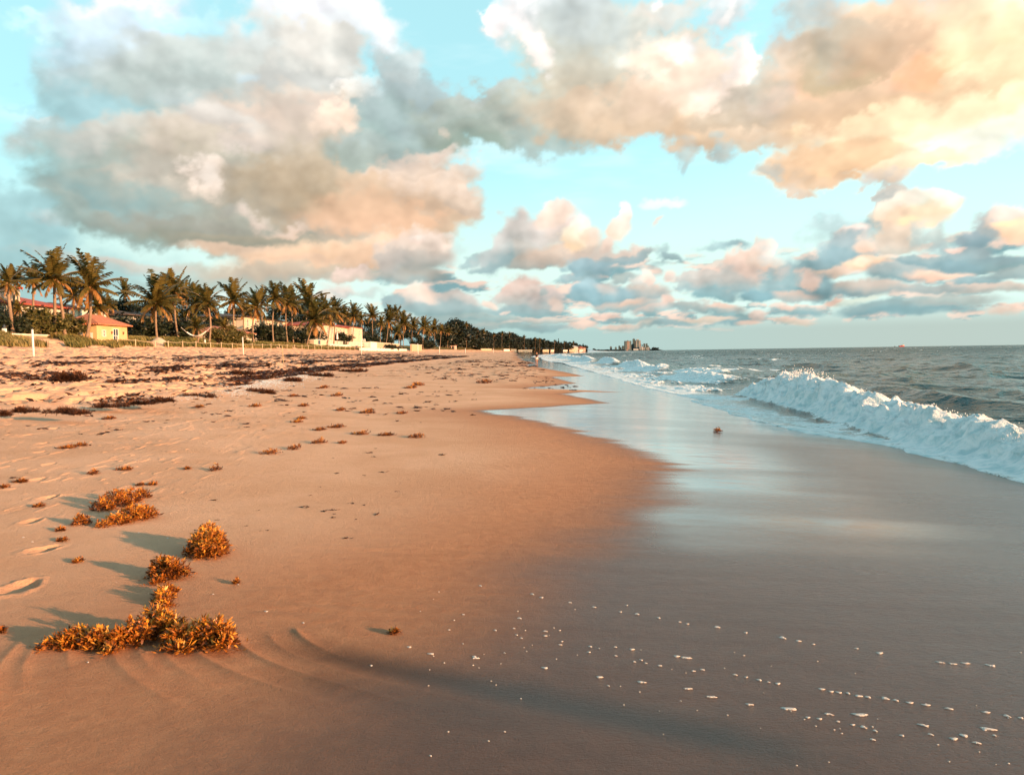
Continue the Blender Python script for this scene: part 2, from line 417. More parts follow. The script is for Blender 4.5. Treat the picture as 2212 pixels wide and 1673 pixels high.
# ---------------------------------------------------------------- helpers
def mesh_np(name, V, F, mats=(), attrs=None, smooth=False, mi=None):
    """V (n,3), F: (m,4) or (m,3) int array or list of polygons"""
    me = bpy.data.meshes.new(name)
    if isinstance(F, np.ndarray):
        n = F.shape[1]; m = len(F)
        me.vertices.add(len(V)); me.vertices.foreach_set('co', np.asarray(V, np.float32).ravel())
        me.loops.add(m*n); me.loops.foreach_set('vertex_index', F.astype(np.int32).ravel())
        me.polygons.add(m); me.polygons.foreach_set('loop_start', np.arange(0, m*n, n, dtype=np.int32))
        me.polygons.foreach_set('loop_total', np.full(m, n, np.int32))
        me.update(calc_edges=True)
    else:
        me.from_pydata([tuple(v) for v in V], [], F)
    for m_ in mats: me.materials.append(m_)
    if smooth: me.polygons.foreach_set('use_smooth', np.ones(len(me.polygons), bool))
    if mi is not None: me.polygons.foreach_set('material_index', np.asarray(mi, np.int32))
    for k, a in (attrs or {}).items():
        a = np.asarray(a, np.float32)
        if a.ndim == 1:
            at = me.attributes.new(k, 'FLOAT', 'POINT'); at.data.foreach_set('value', a)
        else:
            at = me.attributes.new(k, 'FLOAT_COLOR', 'POINT'); b = np.ones((len(a), 4), np.float32); b[:, :a.shape[1]] = a
            at.data.foreach_set('color', b.ravel())
    me.update(); return me
def link(name, me, parent=None, loc=None, **kw):
    o = bpy.data.objects.new(name, me); COL.objects.link(o)
    if parent is not None: o.parent = parent
    if loc is not None: o.location = loc
    for k, v in kw.items():
        if v: o[k] = v
    return o
def thing(name, label, cat, loc, rz=0, group=None, kind=None):
    return tagrot(link(name, None, None, loc, label=label, category=cat, group=group, kind=kind), rz)
def tagrot(o, rz): o.rotation_euler = (0, 0, rz); return o
class MB:
    """collects boxes, tubes and prisms into one mesh"""
    def __init__(s): s.v = []; s.f = []
    def add(s, v, f):
        n = len(s.v); s.v += [tuple(a) for a in v]; s.f += [tuple(i+n for i in q) for q in f]; return s
    def box(s, x0, x1, y0, y1, z0, z1, rz=0, c=(0, 0)):
        v = [(x, y, z) for z in (z0, z1) for x, y in ((x0, y0), (x1, y0), (x1, y1), (x0, y1))]
        if rz:
            ca, sa = math.cos(rz), math.sin(rz)
            v = [(c[0]+(x-c[0])*ca-(y-c[1])*sa, c[1]+(x-c[0])*sa+(y-c[1])*ca, z) for x, y, z in v]
        return s.add(v, [(0, 3, 2, 1), (4, 5, 6, 7), (0, 1, 5, 4), (1, 2, 6, 5), (2, 3, 7, 6), (3, 0, 4, 7)])
    def tube(s, pts, rad, n=8, cap=True):
        pts = [Vector(p) for p in pts]; base = len(s.v); prev = None
        for i, p in enumerate(pts):
            t = (pts[min(i+1, len(pts)-1)]-pts[max(i-1, 0)]).normalized()
            if prev is None:
                prev = t.cross(Vector((0, 0, 1)) if abs(t.z) < .95 else Vector((0, 1, 0))).normalized()
            a = (prev-t*prev.dot(t)).normalized(); b = t.cross(a); prev = a
            r = rad[i] if isinstance(rad, (list, tuple)) else rad
            for k in range(n):
                w = 2*math.pi*k/n; s.v.append(tuple(p+a*math.cos(w)*r+b*math.sin(w)*r))
        for i in range(len(pts)-1):
            for k in range(n):
                s.f.append((base+i*n+k, base+i*n+(k+1) % n, base+(i+1)*n+(k+1) % n, base+(i+1)*n+k))
        if cap:
            s.f.append(tuple(base+k for k in range(n))[::-1]); s.f.append(tuple(base+(len(pts)-1)*n+k for k in range(n)))
        return s
    def hip(s, x0, x1, y0, y1, z0, h, ov=0.4, inset=None):
        """hipped roof over a rectangle"""
        x0 -= ov; x1 += ov; y0 -= ov; y1 += ov; t = .14
        w, d = x1-x0, y1-y0; k = min(w, d)/2*.98 if inset is None else inset
        if w >= d: r = [(x0+k, (y0+y1)/2), (x1-k, (y0+y1)/2)]
        else: r = [((x0+x1)/2, y0+k), ((x0+x1)/2, y1-k)]
        v = [(x0, y0, z0), (x1, y0, z0), (x1, y1, z0), (x0, y1, z0), (x0, y0, z0+t), (x1, y0, z0+t), (x1, y1, z0+t), (x0, y1, z0+t),
             (r[0][0], r[0][1], z0+h), (r[1][0], r[1][1], z0+h)]
        f = [(0, 3, 2, 1), (0, 1, 5, 4), (1, 2, 6, 5), (2, 3, 7, 6), (3, 0, 4, 7)]
        f += [(4, 5, 9, 8), (5, 6, 9), (6, 7, 8, 9), (7, 4, 8)] if w >= d else [(4, 5, 8), (5, 6, 9, 8), (6, 7, 9), (7, 4, 8, 9)]
        return s.add(v, f)
    def build(s, name, mat, parent=None, smooth=False, loc=None, **kw):
        me = bpy.data.meshes.new(name); me.from_pydata(s.v, [], s.f); me.materials.append(mat)
        if smooth: me.polygons.foreach_set('use_smooth', [True]*len(me.polygons))
        me.update(); return link(name, me, parent, loc, **kw)
# ---------------------------------------------------------------- materials
class NT:
    def __init__(s, name):
        s.m = bpy.data.materials.new(name); s.m.use_nodes = True; s.t = s.m.node_tree; s.t.nodes.clear()
        s.out = s.t.nodes.new('ShaderNodeOutputMaterial')
    def n(s, ty, **kw):
        nd = s.t.nodes.new(ty)
        for k, v in kw.items():
            if k.startswith('_'): setattr(nd, k[1:], v)
            else: s.set(nd, k.replace('__', ' '), v)
        return nd
    def set(s, nd, key, v):
        sock = nd.inputs[int(key[1:])] if key[0] == 'i' and key[1:].isdigit() else nd.inputs[key]
        if isinstance(v, bpy.types.NodeSocket): s.t.links.new(v, sock)
        elif isinstance(v, (tuple, list, np.ndarray)) and sock.type == 'RGBA': sock.default_value = tuple(v)[:3]+(1,)
        elif isinstance(v, (tuple, list, np.ndarray)): sock.default_value = tuple(v)
        else: sock.default_value = v
    def math(s, op, a, b=0., c=None, clamp=False):
        nd = s.n('ShaderNodeMath', _operation=op, _use_clamp=clamp, i0=a, i1=b)
        if c is not None: s.set(nd, 'i2', c)
        return nd.outputs[0]
    def mix(s, f, a, b, bt='MIX'):
        nd = s.n('ShaderNodeMix', _data_type='RGBA', _blend_type=bt, i0=f, i6=a, i7=b); return nd.outputs[2]
    def mf(s, f, a, b):
        return s.n('ShaderNodeMix', _data_type='FLOAT', i0=f, i2=a, i3=b).outputs[0]
    def ramp(s, v, a, b, c=0., d=1.):
        return s.n('ShaderNodeMapRange', _interpolation_type='SMOOTHSTEP', i0=v, i1=a, i2=b, i3=c, i4=d).outputs[0]
    def noise(s, vec, scale, detail=4., rough=.55, dist=0.):
        return s.n('ShaderNodeTexNoise', Vector=vec, Scale=scale, Detail=detail, Roughness=rough, Distortion=dist).outputs[0]
    def attr(s, name, out='Fac'): return s.n('ShaderNodeAttribute', _attribute_name=name).outputs[out]
    def pos(s): return s.n('ShaderNodeNewGeometry').outputs['Position']
    def objc(s): return s.n('ShaderNodeTexCoord').outputs['Object']
    def scl(s, vec, k): return s.n('ShaderNodeMapping', Vector=vec, Scale=k).outputs[0]
    def bump(s, h, dist, strength=1., normal=None):
        nd = s.n('ShaderNodeBump', Height=h, Distance=dist, Strength=strength)
        if normal is not None: s.set(nd, 'Normal', normal)
        return nd.outputs[0]
    def bsdf(s, **kw):
        nd = s.n('ShaderNodeBsdfPrincipled', **kw); s.t.links.new(nd.outputs[0], s.out.inputs[0]); return nd
def simple(name, col, rough=.8, var=.25, scale=3., col2=None, bump=0., spec=.3, metal=0., trans=0.):
    t = NT(name); p = t.objc(); n = t.noise(p, scale, 5, .6)
    c2 = col2 if col2 is not None else tuple(c*(1-var) for c in col)
    c = t.mix(t.ramp(n, .35, .65), col, c2)
    n2 = t.noise(p, scale*7, 3, .6); c = t.mix(t.math('MULTIPLY', t.ramp(n2, .4, .7), var), c, tuple(x*.6 for x in col))
    kw = dict(Base__Color=c, Roughness=rough, Metallic=metal); kw['Specular IOR Level'] = spec
    b = t.bsdf(**kw)
    if bump: t.set(b, 'Normal', t.bump(n2, bump))
    if trans:
        tr = t.n('ShaderNodeBsdfTranslucent', Color=c); mx = t.n('ShaderNodeMixShader', i0=trans, i1=b.outputs[0], i2=tr.outputs[0])
        t.t.links.new(mx.outputs[0], t.out.inputs[0])
    return t.m
# ---------------------------------------------------------------- the shape of the coast
def table(kx, kz, blur, lo=-500, hi=260, st=.1):
    xs = np.arange(lo, hi, st); z = np.interp(xs, kx, kz); n = int(blur/st)*2+1
    k = np.hanning(n+2)[1:-1]; k /= k.sum(); return xs, np.convolve(np.pad(z, n//2, 'edge'), k, 'valid')
PX, PZ = table([-500, -75, -60, -54, -50.5, -46, -41, -22, -13, -11.2, -10, -3, 0, 3, 6.5, 8, 12, 30, 250],
               [6.5, 5.3, 5.0, 4.5, 3.5, 2.7, 2.25, 1.4, 1.0, .92, .78, .5, .42, .3, .07, -.05, -.35, -1.2, -5], .9)
def coast(y): return 176*np.clip((y-330)/950, 0, 1.6)**1.8 - 900*np.clip((y-1330)/400, 0, 3)**1.2
def gpt(X, Y, z=.4):
    d = ray(X, Y); t = (EYE-z)/-d[..., 2]; return d[..., 0]*t, d[..., 1]*t
def knots(pts, z):
    a = np.array(pts, float); x, y = gpt(a[:, 0], a[:, 1], z); o = np.argsort(y); return y[o], x[o]
BERM_Y, BERM_X = knots([(0, 893), (180, 882), (370, 864), (470, 852), (560, 826), (640, 812), (740, 800), (850, 786), (980, 774)], .8)
WET_Y, WET_X = knots([(250, 1673), (420, 1600), (640, 1500), (780, 1400), (880, 1310), (950, 1250), (1060, 1190), (1170, 1130), (1240, 1080), (1300, 1030),
    (1340, 1000), (1280, 966), (1180, 930), (1010, 894), (1150, 882), (1290, 866), (1200, 850), (1120, 840), (1240, 843), (1330, 838), (1230, 824), (1180, 812), (1250, 806), (1190, 795)], .36)
FOAM_Y, FOAM_X = knots([(2700, 1190), (2212, 1034), (2100, 1002), (1980, 972), (1900, 955), (1780, 940), (1700, 930), (1620, 908), (1560, 890), (1493, 867), (1520, 860), (1400, 838), (1300, 806), (1230, 788)], .05)
def berm_x(y): return np.interp(y, BERM_Y, BERM_X)+.5*(vn(y*.7, y*0, seed=5)-.5)+.25*(vn(y*2.7, y*0, seed=6)-.5)
def wet_x(y):
    far = 2.6+3.4*(vn(y*.05, y*0, seed=9)-.5); k = ss(y, 70, 95)
    return np.interp(y, WET_Y, WET_X)*(1-k)+far*k + .0*y
def foam_x(y):
    far = 9.0+3*(vn(y*.03, y*0, seed=19)-.5); k = ss(y, 110, 150)
    return (np.interp(y, FOAM_Y, FOAM_X)*(1-k)+far*k + .35*(vn(y*.9, y*0, seed=21)-.5)+.16*(vn(y*3.1, y*0, seed=22)-.5))
PRINTS = []
for X_, Y_, w_ in [(45, 1282, 1.15), (92, 1203, .9), (70, 1146, .85), (104, 1097, .8), (84, 1061, .85), (108, 1029, .8), (88, 1004, .8), (95, 985, .75), (60, 968, .7),
                   (120, 952, .7), (160, 944, .7), (60, 935, .7), (210, 936, .6), (20, 948, .7), (395, 1075, .3)]:
    gx_, gy_ = gpt(np.array(X_, float), np.array(Y_, float), .46)
    PRINTS.append((float(gx_), float(gy_), 1.35+.25*math.sin(X_),  .150*w_, .075*w_, .048*w_))
def ground_z(x, y, fine=True):
    x, y = np.broadcast_arrays(np.asarray(x, float), np.asarray(y, float)); s = x-coast(y)
    bx = berm_x(y)+11.0
    sl = s - bx*ss(-s, 5, 10)*ss(s, -35, -14)
    z = np.interp(sl, PX, PZ)
    back = ss(-sl, 10.6, 12)                      # loose trodden sand above the berm
    z = z + .10*fbm(x*.22, y*.16, o=3, seed=31)*ss(-s, 3, 12)*(1+1.5*ss(-s, 40, 55)) + .05*fbm(x*.3, y*.1, o=2, seed=33)*(1-back)
    z = z + 1.6*ss(-s, 56, 64)*ss(y, 170, 260)
    z = z + .5*fbm(x*.05, y*.05, o=3, seed=37)*ss(-s, 46, 60)
    z = z + .030*np.clip(5.2-y, 0, 5)**1.25 + .02*np.clip(5.2-y, 0, 5)*ss(x, -4, 3)
    if fine:
        # heels and hollows
        p = vn(x*2.1, y*1.1, seed=51); q = vn(x*4.6+9, y*2.1, seed=57); r = vn(x*8, y*6, seed=58)
        sc = ss(y, 8, 60)
        z = z - back*ss(-sl, -60, -50)*0 - back*(.16*ss(p, .50, .80)*(1+.8*sc) + .085*ss(q, .5, .78) - .03*r)*(1-.5*ss(-s, 46, 52))
        z = z + back*.09*fbm(x*.9, y*.8, o=3, seed=61)
        # soft prints and drift on the lower beach
        lower = (1-back)*(1-ss(s, -2.5, 1.0))
        band = lower*ss(-s, 2.0, 6.0)*ss(y, 5.5, 9)
        z = z + band*(.006*ss(vn(x*5.0, y*1.5, seed=71), .80, .86)*ss(vn(x*.5, y*.6, seed=72), .3, .6)+.012*ss(vn(x*13, y*4, seed=74), .84, .9)) - band*.009*ss(vn(x*4.2, y*1.5, seed=75), .78, .83) + .006*fbm(x*2.2, y*3.5, o=3, seed=73)*(1-back)
        z = z - .012*np.exp(-(((y-3.42)+.53*x)/.16)**2)*ss(x, -1.8, -.9)*(1-ss(x, .3, 1.2))
        for gx, gy, ang, L, W, dp in PRINTS:
            m = (np.abs(x-gx) < .42) & (np.abs(y-gy) < .42)
            if not m.any(): continue
            xm, ym = x[m], y[m]; dx, dy = xm-gx, ym-gy; ca, sa = math.cos(ang), math.sin(ang)
            u, v = (dx*ca+dy*sa)/L, (-dx*sa+dy*ca)/W; r2 = u*u+(v*(1+.25*u))**2+.5*(vn(xm*14, ym*14, seed=76)-.5)
            z[m] += -dp*(1-ss(r2, .45, 1.3))*(.2+.8*ss(dx/W, -1.1, .7)) + dp*.16*np.exp(-((np.sqrt(np.maximum(r2, 0))-1.3)/.22)**2)*(.2+1.3*vn(xm*26, ym*26, seed=77))
        # thin ridges left by the backwash behind the weed
        m = (y > 3.0) & (y < 4.5) & (x > -2.9) & (x < .2)
        if m.any():
            xm, ym = x[m], y[m]; acc = np.zeros_like(xm)
            for q in range(11):
                t = 4.33-.05*math.sin(q*1.7)-ym; c0 = -2.62+q*.135+.04*math.sin(q*5.1); ln = .55+.35*math.sin(q*2.3+1)
                d = xm-(c0+(.02+.03*q)*t+(.25+.045*q)*t*t*1.4)
                acc += (.0085+.003*math.sin(q*3.3))*np.exp(-np.abs(d/(.030+.02*np.clip(t, 0, 1)))**1.5)*ss(t, -.02, .12)*(1-ss(t, ln, ln+.45))
            z[m] += acc
        reg2 = ss(x, -1.9, -1.3)*(1-ss(x, -.5, .3))*ss(y, 4.3, 4.8)*(1-ss(y, 6.2, 6.9))
        z = z + .004*reg2*np.sin((y+.28*x)*24+5*vn(x*1.5, y*2, seed=81))*ss(vn(x*1.5, y*4, seed=82), .35, .7)
    return z
# ---------------------------------------------------------------- camera, light, sky
cam = bpy.data.objects.new('camera', bpy.data.cameras.new('camera')); COL.objects.link(cam)
cam.data.sensor_width = 36; cam.data.lens = 36*FPX/2212; cam.data.clip_end = 120000; cam.data.clip_start = .05
M = Matrix(((RT[0], UP[0], -FW[0]), (RT[1], UP[1], -FW[1]), (RT[2], UP[2], -FW[2])))
cam.matrix_world = Matrix.Translation((0, 0, EYE)) @ M.to_4x4(); scene.camera = cam
sun = bpy.data.objects.new('sun', bpy.data.lights.new('sun', 'SUN')); COL.objects.link(sun)
sun.data.energy = SUNP; sun.data.angle = math.radians(.6); sun.data.color = (1.0, .50, .25)
sun.rotation_euler = Vector(SUN).to_track_quat('Z', 'Y').to_euler()
scene.view_settings.view_transform = 'Standard'; scene.view_settings.look = 'None'; scene.view_settings.exposure = EXPO; scene.view_settings.gamma = 1
scene.world = bpy.data.worlds.new('World'); scene.world.use_nodes = True
wt = scene.world.node_tree; bgn = wt.nodes['Background']
sk = wt.nodes.new('ShaderNodeTexSky'); sk.sky_type = 'NISHITA'; sk.sun_disc = False; sk.sun_elevation = SUN_EL; sk.sun_rotation = SUN_AZ
sk.air_density = 1.0; sk.dust_density = .6; sk.ozone_density = 1.2
tint = wt.nodes.new('ShaderNodeMix'); tint.data_type = 'RGBA'; tint.blend_type = 'MULTIPLY'; tint.inputs[0].default_value = 1
tint.inputs[7].default_value = (.78, 1.22, 1.1, 1)
wt.links.new(sk.outputs[0], tint.inputs[6]); wt.links.new(tint.outputs[2], bgn.inputs[0]); bgn.inputs[1].default_value = .105
scene.cycles.max_bounces = 6; scene.cycles.transparent_max_bounces = 12; scene.cycles.diffuse_bounces = 2; scene.cycles.glossy_bounces = 3
scene.cycles.sample_clamp_indirect = 6; scene.cycles.caustics_reflective = False; scene.cycles.caustics_refractive = False
scene.cycles.use_denoising = True
# the cloud dome: fine towards the view, coarse elsewhere
def dome():
    R = 60000.
    def axis(lo, hi, fine, lo2, hi2):
        a = [lo]
        while a[-1] < hi-1e-6:
            x = a[-1]; d = max(lo2-x, x-hi2, 0); a.append(min(hi, x+fine+d*.16 if d > 0 else x+fine))
        return np.array(a)
    az = np.concatenate([axis(-36, 36, .085, -36, 36), np.arange(37.2, 324-.5, 1.6)])
    el = np.concatenate([[-.35, -.1], axis(.0, 26.5, .085, 0, 26.5), np.linspace(27.5, 88, 44)])
    A, E_ = np.meshgrid(np.radians(az), np.radians(el))
    D = np.stack([np.cos(E_)*np.sin(A), np.cos(E_)*np.cos(A), np.sin(E_)], -1).reshape(-1, 3)
    na, ne = len(az), len(el)
    i = np.arange(ne-1)[:, None]*na; j = np.arange(na)[None]; j2 = (j+1) % na
    F = np.stack([i+j, i+na+j, i+na+j2, i+j2], -1).reshape(-1, 4)
    c, a = paint_sky(D)
    D2 = np.vstack([D, [[0, 0, 1]]]); c = np.vstack([c, c[-1:]]); a = np.append(a, a[-1])
    top = (ne-1)*na; cap = [(top+k, top+(k+1) % na, len(D)) for k in range(0, na)]
    t = NT('cloud vapour'); cc = t.attr('cloud', 'Color'); al = t.attr('cover')
    em = t.n('ShaderNodeEmission', Color=cc, Strength=SKYP/2**EXPO)
    tr = t.n('ShaderNodeBsdfTransparent'); tv = t.n('ShaderNodeMix', _data_type='RGBA', i0=al, i6=(1, 1, 1), i7=(0, 0, 0)); t.set(tr, 'Color', tv.outputs[2])
    ad = t.n('ShaderNodeAddShader', i0=em.outputs[0], i1=tr.outputs[0]); t.t.links.new(ad.outputs[0], t.out.inputs[0])
    t.m.cycles.emission_sampling = 'NONE'
    me = mesh_np('sky', D2*R, F, [t.m], dict(cloud=c, cover=a), smooth=True)
    o = link('sky', me, kind='structure', label='broken evening cloud over blue sky')
    me2 = mesh_np('zenith', D2[[*range(top, top+na), len(D)]]*R, np.array([(k, (k+1) % na, na) for k in range(na)]), [t.m], dict(cloud=c[[*range(top, top+na), -1]], cover=a[[*range(top, top+na), -1]]))
    link('sky', me2, kind='structure')
dome()
# ---------------------------------------------------------------- sand
def sand_material():
    t = NT('beach sand'); P = t.pos()
    wet = t.attr('wet'); film = t.attr('film'); stain = t.attr('stain'); shell = t.attr('shell'); grass = t.attr('grass'); pat = t.attr('dark_streak')
    n1 = t.noise(P, .7, 4, .6); n2 = t.noise(P, 9, 5, .65); n3 = t.noise(P, 130, 3, .75); n4 = t.noise(P, 48, 5, .78)
    dry = t.mix(t.ramp(n1, .3, .7), (.74, .46, .30), (.64, .37, .225))
    damp = t.mix(t.ramp(n2, .3, .7), (.55, .27, .145), (.47, .22, .118))
    c = t.mix(t.attr('damp'), dry, damp)
    c = t.mix(t.math('MULTIPLY', t.ramp(n3, .58, .78), .40), c, (.13, .09, .06))
    c = t.mix(t.math('MULTIPLY', t.ramp(n3, .42, .22), .35), c, (.68, .55, .42))
    c = t.mix(t.math('MULTIPLY', t.ramp(n4, .56, .70), .42), c, (.16, .10, .06))
    c = t.mix(wet, c, t.mix(t.ramp(n2, .3, .7), (.110, .053, .033), (.086, .042, .027)))
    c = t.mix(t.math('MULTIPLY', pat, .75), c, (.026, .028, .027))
    sn = t.ramp(t.noise(P, 14, 6, .75), .44, .52)
    c = t.mix(t.math('MULTIPLY', sn, stain), c, t.mix(n4, (.035, .015, .008), (.12, .045, .016)))
    vs = t.n('ShaderNodeTexVoronoi', Vector=P, Scale=26., Randomness=1.)
    sh = t.math('MULTIPLY', t.ramp(vs.outputs[0], .42, .25), shell)
    c = t.mix(sh, c, (.82, .74, .62))
    c = t.mix(grass, c, t.mix(t.ramp(n2, .3, .7), (.07, .065, .02), (.14, .11, .035)))
    # water standing in the surface: gloss by wetness, broken up along the backwash lines
    st = t.noise(t.scl(P, (.55, 3.2, 1)), 1.6, 4, .6)
    wa = t.math('MULTIPLY', wet, t.mf(st, .75, 1.1), clamp=True)
    rough = t.mf(wa, .9, .30); rough = t.mf(film, rough, .085)
    coat = t.math('MAXIMUM', t.math('MULTIPLY', wa, t.mf(t.attr('pits'), .22, .60)), film)
    hb = t.math('ADD', t.math('MULTIPLY', n3, .5), t.math('ADD', t.math('MULTIPLY', n4, .9), t.math('MULTIPLY', n2, 1.2)))
    dist = t.mf(film, t.mf(wet, .019, .007), .0003)
    b1 = t.n('ShaderNodeBump', Height=hb, Strength=1., Distance=dist)
    # pitted wet sand: short scale marks drawn out down the slope
    pv = t.noise(t.scl(P, (1.0, 2.4, 1)), 16, 3, .6, .6)
    dw = t.math('MULTIPLY', t.attr('pits'), .010)
    b2 = t.n('ShaderNodeBump', Height=pv, Strength=1., Distance=dw, Normal=b1.outputs[0])
    rp = t.noise(t.scl(P, (.5, 2.6, 1)), 2.2, 3, .5)
    b3 = t.n('ShaderNodeBump', Height=rp, Strength=.6, Distance=t.math('MULTIPLY', film, .010))
    kw = dict(Base__Color=c, Roughness=rough, IOR=1.4, Normal=b2.outputs[0])
    kw['Specular IOR Level'] = t.mf(wet, .12, .3)
    kw['Coat Weight'] = coat; kw['Coat Roughness'] = t.mf(film, .17, .05); kw['Coat IOR'] = 1.33
    b = t.bsdf(**kw)
    cn = t.n('ShaderNodeMix', _data_type='VECTOR', i0=film, i4=b2.outputs[0], i5=b3.outputs[0]); t.set(b, 'Coat Normal', cn.outputs[1])
    return t.m
MS = sand_material()
def wet_masks(x, y):
    s = x-coast(y)
    wx = wet_x(y)
    tear = .9*fbm(x*.45, y*3.3, o=4, seed=201)*(.25+.75*ss(y, 4, 10))*(1-.5*ss(y, 22, 40))*ss(np.abs(x-wx), 0, .5)
    w = x-wx-tear*1.0*(1-ss(y, 17, 24)) - (.3-.6*vn(x*1.2, y*1.2, seed=203))*.5
    soft = np.interp(y, [3, 6, 12, 16, 21.5, 24, 40, 90], [1.5, 1.6, 2.2, 1.8, .8, .9, 1.0, 2.0])
    wet = ss(w/soft, -.25, .9)
    fs = np.interp(y, [3, 6.5, 8, 11.5, 14, 20, 300], [3, 1.3, .95, .8, .75, .4, .5])
    film = ss((w-fs*.55)/np.maximum(fs*.9, .35), -.1, 1.)*ss(y, 4.4, 8.0)*(.78+.22*ss(y, 9, 13)+.35*(vn(x*.5, y*2.6, seed=209)-.5)*(1-ss(y, 9, 14)))
    drain = ss(x, 3.0, 5.2)*(1-ss(y, 14, 20)) # the steeper shelf before the wave has drained
    film = film*(1-.6*drain)*(1-.22*ss(vn(x*.3, y*1.1, seed=207), .45, .8)*(1-ss(y, 22, 32)))
    damp = np.clip(ss(x-wx, -3.2, .4)+.35*ss(-y, -7, -4), 0, 1)  # damp beside the wet edge; last term deepens the tone towards the viewer
    return wet, film, damp
def terrain():
    u = np.concatenate([-1.2-np.geomspace(.02, 4.5, 30)[::-1], np.arange(-1.2, -.82, .004), np.arange(-.82, .72, .00125), np.arange(.72, 1.0, .006), 1.0+np.geomspace(.02, 4, 16)])
    y = [-14, -8, -4, -2, -.5, .6, 1.4, 1.9]
    while y[-1] < 1700:
        q = y[-1]; y.append(q+max(.008, .0018*q if q < 60 else .0034*q if q < 260 else .012*q))
    y = np.array(y); O = 1.2
    U, Yg = np.meshgrid(u, y); X = U*np.maximum(Yg+O, 7.0*(Yg < 1.9)+0.0*Yg)
    X = U*np.maximum(Yg+O, 2.6)
    # fold the sheet out to sea only as far as it stays just under the water
    Z = ground_z(X, Yg)
    wet, film, damp = wet_masks(X, Yg); s = X-coast(Yg)
    sub = ss(X-foam_x(Yg), 1.5, 4)
    Z = Z-.3*sub-1.2*ss(s, 14, 40)
    Z = Z-.012*film*(1-ss(Yg, 14, 30))*0
    bx = berm_x(Yg)+coast(Yg); back = ss(bx-X, -.4, .8)
    # wrack: dark weed litter in drawn-out bands
    pn = fbm(X*.42, Yg*.16, o=5, seed=301, g=.6); fine = fbm(X*2.0, Yg*1.1, o=4, seed=302, g=.6)
    bands = .16*np.exp(-((s-bx-.0+.9)/1.0)**2)+.11*np.exp(-((s+14.6)/1.3)**2)+.13*np.exp(-((s+20)/2.4)**2)+.04*np.exp(-((s+31)/4)**2)
    f = pn*.75+fine*.35+bands
    stain = .85*ss(f+.18*fbm(X*5, Yg*3.2, o=3, seed=306), .19, .28)*ss(bx-X, -.2, .3)*(1-ss(-s, 36, 43))
    stain = np.maximum(stain, .8*ss(fbm(X*1.6, Yg*.5, o=4, seed=305), .15, .2)*ss(Yg, 34, 60)*ss(s, -13, -9)*(1-ss(s, 1, 3)))
    Z = Z+stain*.05*(.4+vn(X*7, Yg*5, seed=303))
    shell = np.exp(-((X-bx-.35)/.35)**2)*ss(vn(X*.8, Yg*.35, seed=311), .25, .6)*.9
    shell = np.maximum(shell, .5*np.exp(-((X-bx-.7)/1.0)**2)*np.exp(-((Yg-42)/6)**2))
    shell = np.maximum(shell, .10*ss(-s, 6, 9)*back)
    dark_streak = np.exp(-(((Yg-3.42)+.53*X)/.17)**2)*ss(X, -1.6, -.7)*(1-ss(X, .75, 1.3))  # near-black tone along two diagonal streaks across the near sand
    dark_streak = np.maximum(dark_streak, .55*np.exp(-(((Yg-3.15)+.45*X)/.22)**2)*ss(X, -1.3, -.8)*(1-ss(X, -.5, .6)))
    pits = wet*(1-film)*ss(X, .6, 2.6)*(1-ss(Yg, 9, 14))
    pits = np.maximum(pits, .25*wet*(1-film))
    grass = ss(-s, 52.5, 55)*ss(vn(X*.3, Yg*.2, seed=321)+.5*ss(-s, 55, 58), .3, .6)
    ny, nu = X.shape; i = np.arange(ny-1)[:, None]*nu; j = np.arange(nu-1)[None]
    F = np.stack([i+j, i+j+1, i+nu+j+1, i+nu+j], -1).reshape(-1, 4)
    cx = s.reshape(-1)
    keep = cx[F[:, 0]] < 60; F = F[keep]
    me = mesh_np('sand_beach', np.stack([X, Yg, Z], -1).reshape(-1, 3), F, [MS],
                 dict(wet=wet.ravel(), film=film.ravel(), damp=damp.ravel(), stain=stain.ravel(), shell=shell.ravel(), grass=grass.ravel(), dark_streak=dark_streak.ravel(), pits=pits.ravel()), smooth=True)
    link('sand_beach', me, kind='structure')
    # land behind the camera and far inland
    b = MB(); b.box(-9000, -640, -400, 9000, -3, 6.4); b.build('land', MS, kind='structure')
import time; _t=time.time()
terrain()
print('terrain', time.time()-_t); _t=time.time()
